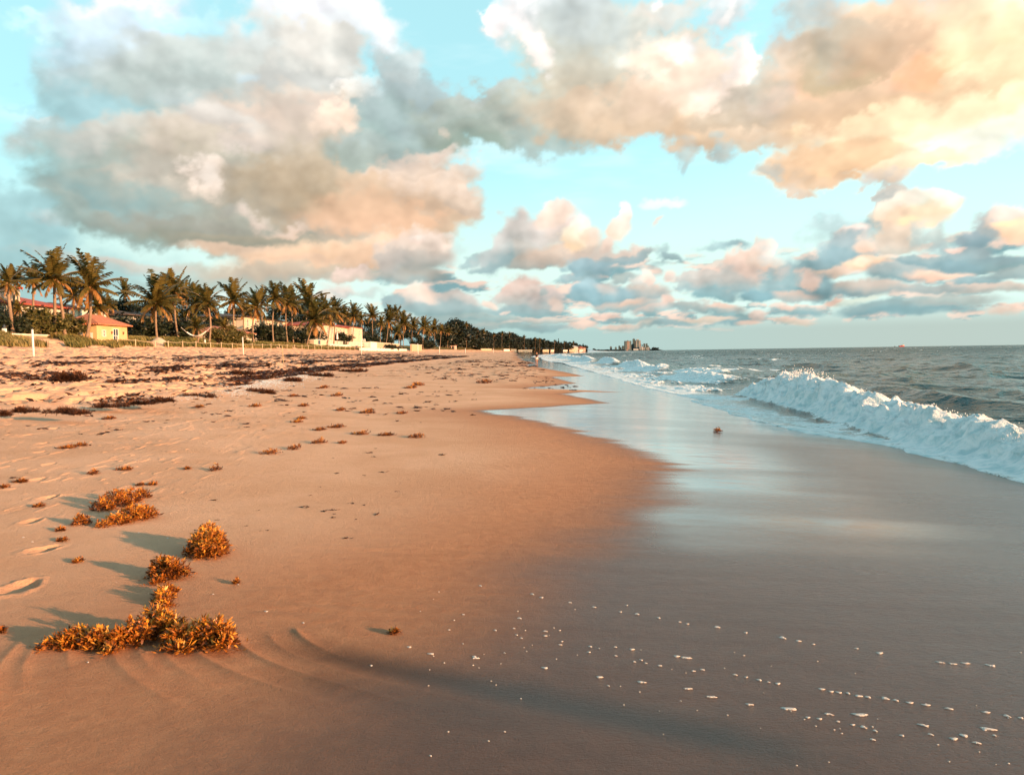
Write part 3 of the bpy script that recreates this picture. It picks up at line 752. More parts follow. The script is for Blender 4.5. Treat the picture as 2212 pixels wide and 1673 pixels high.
# ---------------------------------------------------------------- sea
CR = np.array([(9.5, 8.5, .14, .55), (12.5, 8.6, .25, .7), (14.7, 8.95, .32, .8), (17, 9.4, .35, .9), (19.3, 9.6, .42, 1.0), (22.5, 9.9, .52, 1.05), (25.5, 10.2, .74, 1.1), (28.5, 10.5, .86, 1.1), (30.5, 10.6, .72, 1.0), (33, 10.6, .34, .7), (36, 11, .0, .5)])
BREAK = [(52, 12.5, .34, 7, .9), (63, 15.5, .30, 6, .9), (78, 13.6, .42, 9, .9), (97, 15.0, .66, 9, 1.0), (123, 15.0, .74, 8, 1.0), (153, 14.2, .80, 12, 1.0), (190, 17, .7, 14, 1.0), (240, 18, .7, 25, 1.0), (320, 20, .7, 30, 1.0)]
def sea():
    y = [2.5]
    while y[-1] < 26000:
        q = y[-1]; y.append(q+max(.03, .0028*q if q < 140 else .0055*q if q < 900 else .02*q))
    y = np.array(y); n1, n2 = 360, 330
    Y = y[:, None]; k = np.maximum(1, (y/45)**.9)[:, None]
    a = np.arange(n1)[None]; b = np.arange(1, n2+1)[None]/n2
    w1 = a*.020*k; W1 = w1[:, -1:]
    far = np.maximum(.95*Y, 14)+16
    w2 = W1+.020*k*n2*b+(far-W1-.020*k*n2)*b**2.0
    W = np.concatenate([w1, w2], 1); Y = Y+0*W
    X0 = foam_x(y)[:, None]+coast(np.minimum(y, 1600))[:, None]; X = X0+W
    s = X-coast(np.minimum(Y, 1600))
    dist = np.hypot(X, Y)
    # open water
    deep = ss(W, 1.5, 8)
    Z = np.zeros_like(X)
    def wave(L, amp, ang, sd, sharp=1.):
        ca, sa = math.cos(ang), math.sin(ang)
        p = (X*ca+Y*sa)/L; q = (-X*sa+Y*ca)/L
        n = vn(p+.5*(vn(q*.6, p*.4, seed=sd+1)-.5), q*.33, seed=sd)
        r = 1-np.abs(2*n-1); fade = 1-ss(dist/L, 130, 420)
        return amp*(r**sharp-.55)*fade
    Z += deep*(wave(7, .40, .10, 401, 1.5)+wave(3.6, .30, -.22, 411, 1.4)+wave(1.7, .17, .35, 421, 1.3)+wave(.8, .085, -.5, 431, 1.2)+wave(.4, .035, .8, 441))
    Z += ss(W, 10, 40)*wave(18, .36, .12, 451, 1.3)
    # main breaker
    cx = np.interp(Y, CR[:, 0], CR[:, 1])+.30*(vn(Y*.55, Y*0, seed=461)-.5)+.12*(vn(Y*2.2, Y*0, seed=462)-.5); ca_ = np.interp(Y, CR[:, 0], CR[:, 2])*(1-ss(Y, 34, 36))
    ca_ = ca_*(1+.22*(vn(Y*1.5, Y*0, seed=463)-.5)+.12*(vn(Y*4.5, Y*0, seed=464)-.5))
    u = X-cx
    face = np.where(u < 0, np.exp(-(np.abs(u)/.52)**1.6), np.exp(-(np.abs(u)/1.7)**1.4))
    Z += ca_*face - .35*deep*Z*np.exp(-(u/3)**2)
    act = ss(ca_, .05, .3)
    foam = act*ss(u, -1.6, -1.1)*(1-ss(u, .30, .9))
    foam = np.maximum(foam, act*.9*(1-ss(u, .5, 2.4))*ss(u, -.3, .3)*ss(fbm(X*2.2, Y*1.6, o=4, seed=471), -.05, .12))
    for (y0, x0, am, wy, fo) in BREAK:
        env = np.exp(-((Y-y0)/wy)**4); uu = X-x0-coast(Y)-.6*(vn(Y*.2, Y*0, seed=480+int(y0))-.5)*wy/4; q = max(1, wy/9)
        Z += am*env*np.where(uu < 0, np.exp(-(np.abs(uu)/(.8*q))**1.7), np.exp(-(np.abs(uu)/(2.0*q))**1.4))
        foam = np.maximum(foam, fo*env*ss(uu, -2.2*q, -1.4*q)*(1-ss(uu, .25*q, 1.1*q)))
    # wash between the breakers and the sand
    wash = fbm(X*.9/ k, Y*.55/k, o=5, seed=491, g=.62)
    near = (1-ss(W/k, 1.3, 2.6))
    edge = (1-ss(W/k, .06, .15))*(.55+.45*ss(vn(Y*2.5, Y*0, seed=25), .25, .5)); lace = near*(1-act*ss(u, -1.5, -.9))*.62*(1-ss(W/k, 1.5, 2.4))
    apron = near*ss(wash+.10*(1-ss(W/k, .0, 1.2))-.02, .03, .12)*.9
    foam = foam*(1-.75*(1-ss(u, -1.5, -.75))*act); foam = np.maximum(foam, np.maximum(np.minimum(apron, .62+.0*apron), np.maximum(edge, lace*.78)))
    surf = (1-ss(s, 11.5, 17))*ss(Y, 30, 40)
    foam = np.maximum(foam, surf*.95*ss(fbm(X*.55, Y*.20, o=5, seed=495, g=.62)+.05*(1-ss(s, 8, 12)), .02, .12))
    capsn = vn(X*.12+4, Y*.05, seed=497)
    foam = np.maximum(foam, ss(W, 8, 14)*ss(capsn, .80, .9)*ss(vn(X*.9, Y*.6, seed=498), .6, .8)*(1-ss(Y, 900, 1800)))
    # body of the foam
    bil = 1-np.abs(2*vn(X*1.7, Y*1.5, seed=501)-1); bil2 = 1-np.abs(2*vn(X*4.1, Y*3.6, seed=502)-1); bil3 = 1-np.abs(2*vn(X*11, Y*9, seed=503)-1); bil4 = vn(X*27, Y*22, seed=504)
    fb1 = fbm(X*3.2, Y*2.6, o=4, seed=511, g=.55); fb2 = fbm(X*4.5, Y*3.2, o=4, seed=521, g=.6)
    thick = act*np.exp(-((u+.25)/.85)**2)+surf*.35*ss(foam, .3, .9)
    for (y0, x0, am, wy, fo) in BREAK: thick = np.maximum(thick, np.exp(-((Y-y0)/wy)**4)*np.exp(-((X-x0-coast(Y))/1.2)**2)*.8)
    fine = 1-ss(Y, 30, 60)
    Z += foam*thick*(.30*bil+.10*bil2+.26*(fb1+.35)+.07*bil3*fine+.03*bil4*fine+.12*np.maximum(fb2-.12, 0)*fine-.16)
    Z += foam*.02*bil3*fine*ss(W, .0, .4)
    ox = foam*thick*(-.16*bil-.10*bil2+.05*bil3)
    # the thin edge riding up the sand
    g = ground_z(X, Y, False)
    body = ss(W/k, .25, 2.2)
    lift = .010+.02*ss(W/k, 0, .1)
    Z = np.maximum(Z*ss(W/k, .15, 1.6)-.0, g*0-9)*1.0
    Z = np.where(g > -.2, np.maximum(Z, g+lift*ss(W, -.01, .06)-.004), Z)
    Z[:, 0] -= .03
    ny, nu = X.shape; i = np.arange(ny-1)[:, None]*nu; j = np.arange(nu-1)[None]
    F = np.stack([i+j, i+j+1, i+nu+j+1, i+nu+j], -1).reshape(-1, 4)
    shallow = 1-ss(W/k, .2, 3.2)
    t = NT('sea water'); P = t.pos(); fo = t.attr('foam'); sh = t.attr('shallow'); far = t.attr('far'); tk = t.attr('thick')
    c = t.mix(sh, (.010, .054, .056), (.15, .14, .11))
    c = t.mix(t.attr('lift'), c, (.06, .10, .085))
    nf = t.noise(P, 4.2, 7, .72, .8); nf2 = t.noise(P, 22, 4, .65)
    holes = t.math('ADD', t.math('MULTIPLY', nf, .6), t.math('MULTIPLY', nf2, .4))
    fm = t.ramp(t.math('ADD', fo, t.math('MULTIPLY', t.math('SUBTRACT', holes, .5), 1.9)), .34, .6)
    fm = t.math('MULTIPLY', fm, t.ramp(fo, .02, .2))
    stv = t.noise(t.scl(P, (1.2, 3.0, .8)), 2.6, 6, .72, .4)
    solid = t.math('MULTIPLY', t.ramp(tk, .25, .6), t.ramp(fo, .3, .7))
    fm = t.math('MAXIMUM', fm, t.math('MULTIPLY', solid, t.ramp(t.math('ADD', stv, t.math('MULTIPLY', t.math('SUBTRACT', nf2, .5), .5)), .36, .50, .12, 1.)))
    w1 = t.noise(t.scl(P, (1, .5, 1)), 1.1, 5, .6); w2 = t.noise(t.scl(P, (1, .45, 1)), .16, 6, .62); w3 = t.noise(t.scl(P, (1, .5, 1)), 6, 4, .6)
    bd1 = t.n('ShaderNodeBump', Height=w3, Strength=1., Distance=t.math('MULTIPLY', t.math('SUBTRACT', 1., far), .022))
    bd = t.n('ShaderNodeBump', Height=w1, Strength=1., Distance=t.mf(far, .30, 1.3), Normal=bd1.outputs[0])
    bd2 = t.n('ShaderNodeBump', Height=w2, Strength=1., Distance=t.mf(far, .08, 5.), Normal=bd.outputs[0])
    thn = t.n('ShaderNodeMix', _data_type='VECTOR', i0=sh, i4=bd2.outputs[0], i5=bd1.outputs[0]).outputs[1]
    wb = t.n('ShaderNodeBsdfPrincipled', Base__Color=c, Roughness=t.mf(far, .10, .25), IOR=1.33, Normal=thn); t.set(wb, 'Specular IOR Level', t.mf(sh, .13, .45))
    fb_ = t.n('ShaderNodeBump', Height=t.math('ADD', nf2, t.math('MULTIPLY', t.noise(P, 70, 3, .6), .35)), Strength=1., Distance=t.mf(far, .035, .2))
    fd = t.n('ShaderNodeBsdfPrincipled', Base__Color=t.mix(t.ramp(t.noise(t.scl(P, (1.0, 1.5, 1.3)), 2.6, 8, .68, .5), .33, .60), (.50, .67, .70), (.93, .94, .94)), Roughness=.6, Normal=fb_.outputs[0]); fd.inputs['Subsurface Weight'].default_value = 0.0
    mx = t.n('ShaderNodeMixShader', i0=fm, i1=wb.outputs[0], i2=fd.outputs[0]); t.t.links.new(mx.outputs[0], t.out.inputs[0])
    me = mesh_np('sea', np.stack([X+ox, Y, Z], -1).reshape(-1, 3), F, [t.m], dict(foam=foam.ravel(), shallow=shallow.ravel(), far=ss(dist, 40, 400).ravel(), thick=thick.ravel(), lift=(ss(Z, .25, .8)*act).ravel()), smooth=True)
    link('sea', me, kind='structure')
    # open ocean beside and behind the picture
    o = MB(); o.box(-3000, 26000, -9000, 2.5, -6, -.05); o.build('sea', t.m, kind='structure')
sea()
print('sea', time.time()-_t)
# ---------------------------------------------------------------- placing things
def w3(X, Y, y):
    d = ray(X, Y); t = y/d[1]; return Vector((d[0]*t, y, EYE+d[2]*t))
def gz(x, y, fine=False): return float(ground_z(np.array([float(x)]), np.array([float(y)]), fine)[0])
def at_lateral(X, L):
    """the spot on the line of sight of column X that lies L metres inland of the shore axis"""
    tx = ray(X, 760)[0]/ray(X, 760)[1]; ys = np.arange(30, 1340, .25); f = tx*ys+L-coast(ys)
    k = int(np.argmax(f <= 0)) if (f <= 0).any() else len(ys)-1
    return float(tx*ys[k]), float(ys[k])
def leafmat(name, a, b, c, trans=.25, rough=.5):
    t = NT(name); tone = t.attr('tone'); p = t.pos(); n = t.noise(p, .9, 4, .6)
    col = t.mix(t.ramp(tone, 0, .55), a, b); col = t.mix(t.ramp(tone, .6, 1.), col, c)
    col = t.mix(t.math('MULTIPLY', t.ramp(n, .35, .7), .45), col, tuple(q*.45 for q in b))
    kw = dict(Base__Color=col, Roughness=rough); kw['Specular IOR Level'] = .35
    bs = t.bsdf(**kw); tr = t.n('ShaderNodeBsdfTranslucent', Color=col); mx = t.n('ShaderNodeMixShader', i0=trans, i1=bs.outputs[0], i2=tr.outputs[0])
    t.t.links.new(mx.outputs[0], t.out.inputs[0]); return t.m
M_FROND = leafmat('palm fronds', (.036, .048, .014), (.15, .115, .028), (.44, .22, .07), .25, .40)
M_DARK = leafmat('dense foliage', (.014, .022, .010), (.026, .036, .014), (.05, .05, .018), .12)
M_FAR = leafmat('far foliage', (.012, .020, .014), (.020, .030, .018), (.034, .038, .020), .08)
M_SHRUB = leafmat('sea grape leaves', (.06, .075, .02), (.16, .14, .04), (.33, .25, .10), .3)
M_GRASS = leafmat('dune grass', (.11, .12, .03), (.24, .21, .06), (.42, .32, .13), .35)
M_TRUNK = simple('palm bark', (.30, .21, .14), .85, .35, 2.2, bump=.02)
M_BARK = simple('tree bark', (.10, .08, .06), .9, .3, 2)
def crown_mesh(seed, n=24, droop=1.0, wind=.25, spread=1.):
    r = random.Random(seed); V = []; F = []; T = []
    def quad(p, tone):
        k = len(V); V.extend(p); F.append((k, k+1, k+2, k+3)); T.extend([tone]*4)
    for i in range(n):
        q = i/(n-1); az = i*2.39996+r.uniform(-.3, .3)
        e0 = math.radians(84-118*q**1.15*spread+r.uniform(-8, 8)); L = 4.2*r.uniform(.82, 1.08)*(.72+.28*math.sin(math.pi*min(1, q+.25)))
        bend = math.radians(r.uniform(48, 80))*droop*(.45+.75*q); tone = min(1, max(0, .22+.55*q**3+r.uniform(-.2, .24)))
        if q > .9 and r.random() < .6: tone = 1
        h = Vector((math.cos(az), math.sin(az), 0)); p = Vector((0, 0, 0)); pts = []; N = 14
        for k in range(N+1):
            t = k/N; e = e0-bend*t**1.4
            d = (h*math.cos(e)+Vector((-wind*t*1.1, wind*t*.35, math.sin(e)))).normalized()
            pts.append((p.copy(), d)); p = p+d*(L/N)
        up = Vector((0, 0, 1)); twist = r.uniform(-.5, .5)
        for k in range(N):
            (a, d), (b, _) = pts[k], pts[k+1]; s = d.cross(up)
            s = s.normalized() if s.length > .05 else Vector((-h.y, h.x, 0)); w = .05*(1-k/N)+.012; u2 = s.cross(d)
            quad([a-s*w, a+s*w, b+s*w*.9, b-s*w*.9], max(tone, .72)); quad([a-u2*w, a+u2*w, b+u2*w*.9, b-u2*w*.9], max(tone, .72))
        M_ = 25
        for k in range(2, M_):
            t = k/M_; j = t*N; i0 = min(int(j), N-1); a = pts[i0][0].lerp(pts[i0+1][0], j-i0); d = pts[i0][1]
            s = d.cross(up); s = s.normalized() if s.length > .05 else Vector((-h.y, h.x, 0)); u = s.cross(d)
            ll = (.95*math.sin(math.pi*(.13+.82*t))**.7)*L/4.2*r.uniform(.8, 1.1)
            for sg in (-1, 1):
                if r.random() < .07: continue
                hang = r.uniform(.25, .75)+.5*q; o = (s*sg*.78+d*.55+u*(.30*(1-q)-.1)+Vector((0, 0, -hang*.5))+Vector((-.25*wind, 0, 0))).normalized()
                wd = d*.085; m = a+o*ll*.55+Vector((0, 0, -.04*ll)); e = a+o*ll+Vector((-.08*ll, 0, -.30*ll*hang))
                tt = min(1, max(0, tone+r.uniform(-.12, .12)))
                k0 = len(V); V.extend([a-wd, a+wd, m+wd*.9, m-wd*.9, e]); F.append((k0, k0+1, k0+2, k0+3)); F.append((k0+3, k0+2, k0+4)); T.extend([tt]*5)
    for k in range(7):                       # fibre and spent stalks under the crown
        az = k*.9; o = Vector((math.cos(az)*.25, math.sin(az)*.25, -.5-.5*r.random())); a = Vector((math.cos(az)*.12, math.sin(az)*.12, .1)); s = Vector((-math.sin(az), math.cos(az), 0))*.12
        quad([a-s, a+s, a+o+s*.5, a+o-s*.5], 1)
    me = bpy.data.meshes.new('crown'); me.from_pydata([tuple(v) for v in V], [], F); me.materials.append(M_FROND)
    at = me.attributes.new('tone', 'FLOAT', 'POINT'); at.data.foreach_set('value', T); me.update(); return me
CROWNS = [crown_mesh(3, 27, .9, .2), crown_mesh(8, 25, 1.05, .35), crown_mesh(15, 23, .85, .15), crown_mesh(21, 28, 1.15, .3), crown_mesh(34, 24, 1., .45)]
def palm(label, base, crown, R, variant=0, rz=0., lean=0., rad=.2, group=None, twin=None):
    b, c = Vector(base), Vector(crown)
    t = thing('palm_tree', label, 'palm tree', b, 0, group)
    def trunk(b0, c0, r0):
        m = MB(); d = c0-b0; pts = []; N = 9
        for k in range(N+1):
            q = k/N; pts.append(b0+d*q+Vector((lean*math.sin(math.pi*q)*.9, 0, -.0))+Vector((d.x*.25*(q*q-q), d.y*.25*(q*q-q), 0)))
        m.tube(pts, [r0*(1.5-.5*min(1, q*6/N)) * (1-.28*q/N) for q in range(N+1)], 8)
        m.build('trunk', M_TRUNK, t, True)
    trunk(Vector((0, 0, -.4)), c-b, rad)
    if twin: trunk(Vector((twin[0], twin[1], -.4)), c-b+Vector((twin[0]*.3, twin[1]*.3, -.1)), rad*.9)
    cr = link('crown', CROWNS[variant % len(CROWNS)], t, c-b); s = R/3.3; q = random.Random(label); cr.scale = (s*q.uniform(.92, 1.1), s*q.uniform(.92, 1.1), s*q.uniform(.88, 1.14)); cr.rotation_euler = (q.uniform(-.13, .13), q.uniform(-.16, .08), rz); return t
# column of the base, column and row of the crown's heart, radius in picture units, metres inland, variant, turn, label
PALMS = '''
31 15 611 36 56 1 .3|slim curved palm at the picture's left edge with small windswept crown
119.6 117 604 70 55 0 1.0|tallest palm of all, twin trunks and wide feathery crown before the red roofed villa
185 194 620 60 53 2 2.0|tall single palm rising in front of the yellow hut, crown leaning to the right
36 39 668 22 57 3 .9|short young palm beside the slim curved palm at the left edge
73 72 608 40 66 4 2.7|dark palm behind the tallest palm, on its left
-18 -24 640 34 60 3 1.1|palm cut off by the left border of the picture
38 32 605 34 68 2 4.0|dark shaded palm behind the slim palm at the left edge
158 160 640 40 68 1 .2|dark palm filling the gap between the two tallest left palms
213 211 662 38 58 3 3.3|low spreading palm just above the yellow hut's roof ridge
272 270 634 27 72 0 5.1|small dark palm top behind the hut, right of its roof
232 236 660 26 70 4 1.4|dark half hidden palm over the white villa's right end
341.6 337 655 60 53.5 0 2.6|big golden palm right of the yellow hut, pale mound at its foot
388 378 632 50 58 1 1.2|tallest palm right of the golden one, its crooked trunk bending to the left
372 362 668 42 64 3 2.2|dark palm wedged behind the big golden palm
425 422 660 44 60 4 3.9|dark palm with rusty lower fronds above the white hammock
410 405 640 36 70 2 .4|dark palm top behind the hammock palms
450.5 449 656 44 53 3 5.0|palm with long level frond reaching left, right of the hammock
424 424 706 26 53 1 2.9|young stemless palm with arching fronds behind the white hammock
482 484 705 20 53.5 2 .7|small yellow leaved palm left of the orange hut roof
501.7 505 650 42 53 2 4.4|straight slender palm standing before the orange hut roof
530 528 668 30 66 1 5.7|dark palm behind the orange hut roof
549.7 552 663 42 53.5 1 .1|round crowned palm right of the orange hut roof
566 566 650 30 64 4 2.1|dark palm between the round crowned palm and the pointed pair
592 593.7 645 37 55 3 3.4|left palm of the dark pointed pair before the cream mansion
622.5 617.7 654 36 55 0 4.7|right palm of the dark pointed pair, trunk tilted to the left
635 631 657 38 56 4 .9|dark palm with white painted foot before the cream mansion's end wall
664 665.8 652 40 60 2 1.9|tall full palm above the leaning group, crown pointed
661 680 692 46 53 3 2.8|low broad palm whose leaning trunk rises to the right
688 702.6 672 38 55 1 5.5|golden palm with trunk leaning right in front of the cream villa
706 712 690 26 58 0 .5|thin palm against the cream villa's left windows
721 725 674 32 54 4 3.1|palm with one long frond, before the cream villa's windows
748 746 684 24 70 2 2.4|dark palm behind the cream villa's roof
761 765 683 25 54 0 4.1|slim dark palm crossing the cream villa's right wing
783 780 690 18 72 1 .8|small dark palm right of the cream villa
806 804 682 25 62 2 1.6|palm on the planted slope right of the cream villa
821.8 823.4 699 17 57 3 5.9|short palm in front of its taller neighbour, mid beach
845 843 680 22 70 0 3.7|dark palm behind the middle palms
832 838.6 693 23 57 4 2.5|palm with trunk leaning right above the white stepped wall
861.8 859.4 718 18 54 1 4.9|lowest palm of the middle group with spidery fronds
862 857 682 21 68 3 .3|dark palm top behind the lowest middle palm
872 871.4 699 26 55 2 1.3|lit palm standing alone above the wooden beach steps
890 892 704 18 66 0 3.0|dark palm right of the wooden beach steps
913.8 915.4 706 23 54 4 5.2|palm standing apart right of the beach steps, crown like a star
926 927 716 15 62 1 .6|small dark palm behind the star shaped one
939 937.8 709 17 55 0 2.0|palm with pale foot left of the arched pavilion
950.6 953.8 714 15 57 2 4.2|thin palm halfway to the arched pavilion
966 968 716 13 60 3 1.8|dark palm just left of the arched pavilion
981 982 717 12 62 4 5.0|palm directly behind the arched pavilion
1003 1004 716 12 62 1 3.6|palm over the right end of the arched pavilion
1043 1043.4 721 11 62 0 1.0|lone palm top right of the arched pavilion
'''
for i, ln in enumerate(PALMS.strip().splitlines()):
    a, lab = ln.split('|'); a = list(map(float, a.split())); x, y = at_lateral(a[0], a[4])
    c = w3(a[1], a[2], y+(a[1]-a[0])*.02); R = a[3]*y/1702
    palm(lab, (x, y, gz(x, y)), c, R, int(a[5]), a[6], lean=rnd.uniform(-.5, .5), rad=.19 if i > 2 else .22,
         group='coconut palms along the dune', twin=(1.1, .3) if i == 1 else None)
# trees of leaf clusters
def tree_mesh(seed, lumps, leaf, count, mat, name='crown', flat=1.):
    r = random.Random(seed); n = count; V = np.zeros((n*4, 3)); T = np.zeros(n*4); k = 0
    tot = sum(l[3]**2 for l in lumps)
    for (cx, cy, cz, rr) in lumps:
        m = int(n*rr*rr/tot)
        for _ in range(m):
            if k >= n: break
            th = r.uniform(0, 2*math.pi); z = r.uniform(-1, 1); q = math.sqrt(1-z*z); rad = rr*(r.random()**.38)*(1+.22*math.sin(5*th+cx)*math.cos(4*z+cy))
            p = Vector((cx+rad*q*math.cos(th), cy+rad*q*math.sin(th), cz+rad*z*flat))
            a = Vector((r.gauss(0, 1), r.gauss(0, 1), r.gauss(0, .6))).normalized(); b = a.cross(Vector((r.gauss(0, 1), r.gauss(0, 1), r.gauss(0, 1)))).normalized()
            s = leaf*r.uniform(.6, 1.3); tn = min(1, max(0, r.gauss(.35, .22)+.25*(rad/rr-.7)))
            for j, (u, v) in enumerate(((-1, 0), (0, -.45), (1, 0), (0, .45))): V[k*4+j] = p+a*s*u+b*s*v; T[k*4+j] = tn
            k += 1
    return mesh_np(name, V[:k*4], np.arange(k*4).reshape(-1, 4), [mat], dict(tone=T[:k*4]))
def lumps(seed, n, W, H, z0, rr):
    r = random.Random(seed); o = []
    for i in range(n):
        t = r.random(); a = r.uniform(0, 6.28); w = W*math.sqrt(max(0, 1-(2*t-1)**2*.8))*math.sqrt(r.random())
        o.append((w*math.cos(a), w*math.sin(a), z0+H*t, rr*r.uniform(.65, 1.2)))
    return o
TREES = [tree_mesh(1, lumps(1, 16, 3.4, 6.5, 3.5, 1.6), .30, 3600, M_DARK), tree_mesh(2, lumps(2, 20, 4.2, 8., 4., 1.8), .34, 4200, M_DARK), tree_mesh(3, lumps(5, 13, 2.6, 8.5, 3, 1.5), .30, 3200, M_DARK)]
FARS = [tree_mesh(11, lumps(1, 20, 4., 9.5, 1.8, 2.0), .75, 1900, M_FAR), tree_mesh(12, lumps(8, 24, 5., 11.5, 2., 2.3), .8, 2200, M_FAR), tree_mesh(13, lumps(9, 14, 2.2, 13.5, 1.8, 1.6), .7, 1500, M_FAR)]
TOPZ = {m.name: max(v.co.z for v in m.vertices) for m in TREES+FARS}
def trunkmesh(h, r0, mat, seed=0):
    m = MB(); r = random.Random(seed); m.tube([(0, 0, -.5), (.1, .05, h*.3), (-.1, .1, h*.65), (.05, 0, h)], [r0*1.3, r0, r0*.8, r0*.45], 7)
    for k in range(5):
        a = k*1.3; z = h*(.35+.1*k); m.tube([(0, 0, z), (math.cos(a)*h*.14, math.sin(a)*h*.14, z+h*.16), (math.cos(a)*h*.24, math.sin(a)*h*.24, z+h*.34)], [r0*.5, r0*.35, r0*.15], 5)
    me = bpy.data.meshes.new('trunk'); me.from_pydata(m.v, [], m.f); me.materials.append(mat); return me
TRK = trunkmesh(8, .22, M_BARK)
def tree(label, x, y, h, variant, meshes, group, w=1.):
    t = thing('broadleaf_tree', label, 'tree', (x, y, gz(x, y)-.2), rnd.uniform(0, 6.28), group)
    m = meshes[variant % 3]; s = h/TOPZ[m.name]
    a = link('trunk', TRK, t); b = link('crown', m, t); a.scale = (s, s, s); b.scale = (s*w, s*w, s); return t
NEARTREES = '''
-30 650 66 1|dense dark tree at the left border behind the palms
18 672 62 0|dark bushy tree behind the short young palm
52 684 60 2|dark tree under the red roof's left part
92 688 61 0|dark tree behind the lit shrubs, left of the twin trunks
140 684 60 1|dark tree behind the lit shrubs, right of the twin trunks
205 690 62 2|dark leafy tree in front of the villa's white corner
262 655 72 1|broad dark tree right of the villa behind the yellow hut
300 668 76 0|dark tree between the hut and the golden palm
322 660 80 1|dark tree behind the golden palm's crown
395 664 74 2|dark tree behind the crooked palm
440 664 78 0|dark tree behind the long fronded palm
468 690 70 1|dark tree left of the columned house
515 672 84 1|dark tree behind the slender palm
560 676 84 0|dark tree behind the round crowned palm
612 668 90 1|dark tree rising behind the pointed pair
650 664 92 2|dark tree behind the painted foot palm
684 668 88 1|dark tree behind the leaning palms
722 676 96 0|dark tree behind the cream villa's left roof
754 686 92 1|dark tree behind the cream villa's ridge
788 696 74 0|dark tree at the right end of the cream villa
814 700 74 1|dark tree on the slope behind the lone slope palm
842 704 70 2|dark tree behind the trunk leaning right
866 702 70 0|dark tree behind the lit palm by the steps
888 712 68 1|dark tree right of the beach steps
912 716 70 0|dark tree behind the star shaped palm
936 718 68 1|dark tree behind the pale footed palm
956 716 66 2|dark tree left of the pavilion
'''
for i, ln in enumerate(NEARTREES.strip().splitlines()):
    a, lab = ln.split('|'); X, Yt, L, v = map(float, a.split()); x, y = at_lateral(X, L)
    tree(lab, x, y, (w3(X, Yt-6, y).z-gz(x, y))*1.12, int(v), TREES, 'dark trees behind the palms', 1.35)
SIL = ([930, 975, 989, 1003, 1015, 1030, 1045, 1058, 1075, 1100, 1120, 1150, 1175, 1200, 1235, 1262, 1275], [706, 700, 690, 696, 706, 711, 716, 722, 720, 719, 727, 730, 732, 737, 739, 741, 748])
k_ = 0
for row, (L, n) in enumerate(((62, 78), (76, 40))):
    for j in range(n):
        X = 962+(1273-962)*max(0, (j+rnd.uniform(-.3, .3))/n)**.85; x, y = at_lateral(X, L)
        if y > 1330 or y < 60: continue
        Yt = float(np.interp(X, *SIL))+rnd.uniform(-1, 5)+(0 if row else 2)
        v = 2 if rnd.random() < .2 else rnd.randint(0, 1)
        tree('dark tree in the far wood that runs out to the headland', x, y, (w3(X, Yt, y).z-gz(x, y))*1.13, v, FARS, 'trees of the far headland wood', 1.3); k_ += 1
for j in range(11):
    X = 1015+(1262-1015)*(j+rnd.uniform(-.45, .45))/11; x, y = at_lateral(X, 57); Yt = float(np.interp(X, *SIL))-1
    palm('small palm standing out of the far headland wood', (x, y, gz(x, y)), w3(X, Yt+1+3*((j*7)%5)/5, y), (6.5-3.2*(j/11))*y/1702, j, j*1.1, rad=.14, group='palms of the far headland wood')
for X, Yt, lab in ((1207, 730, 'taller of the two narrow pines standing above the far wood'), (1201.5, 733, 'shorter of the two narrow pines standing above the far wood')):
    x, y = at_lateral(X, 66); t = tree(lab, x, y, w3(X, Yt, y).z-gz(x, y), 2, FARS, None, .45)
    t.name = 'pine_tree'
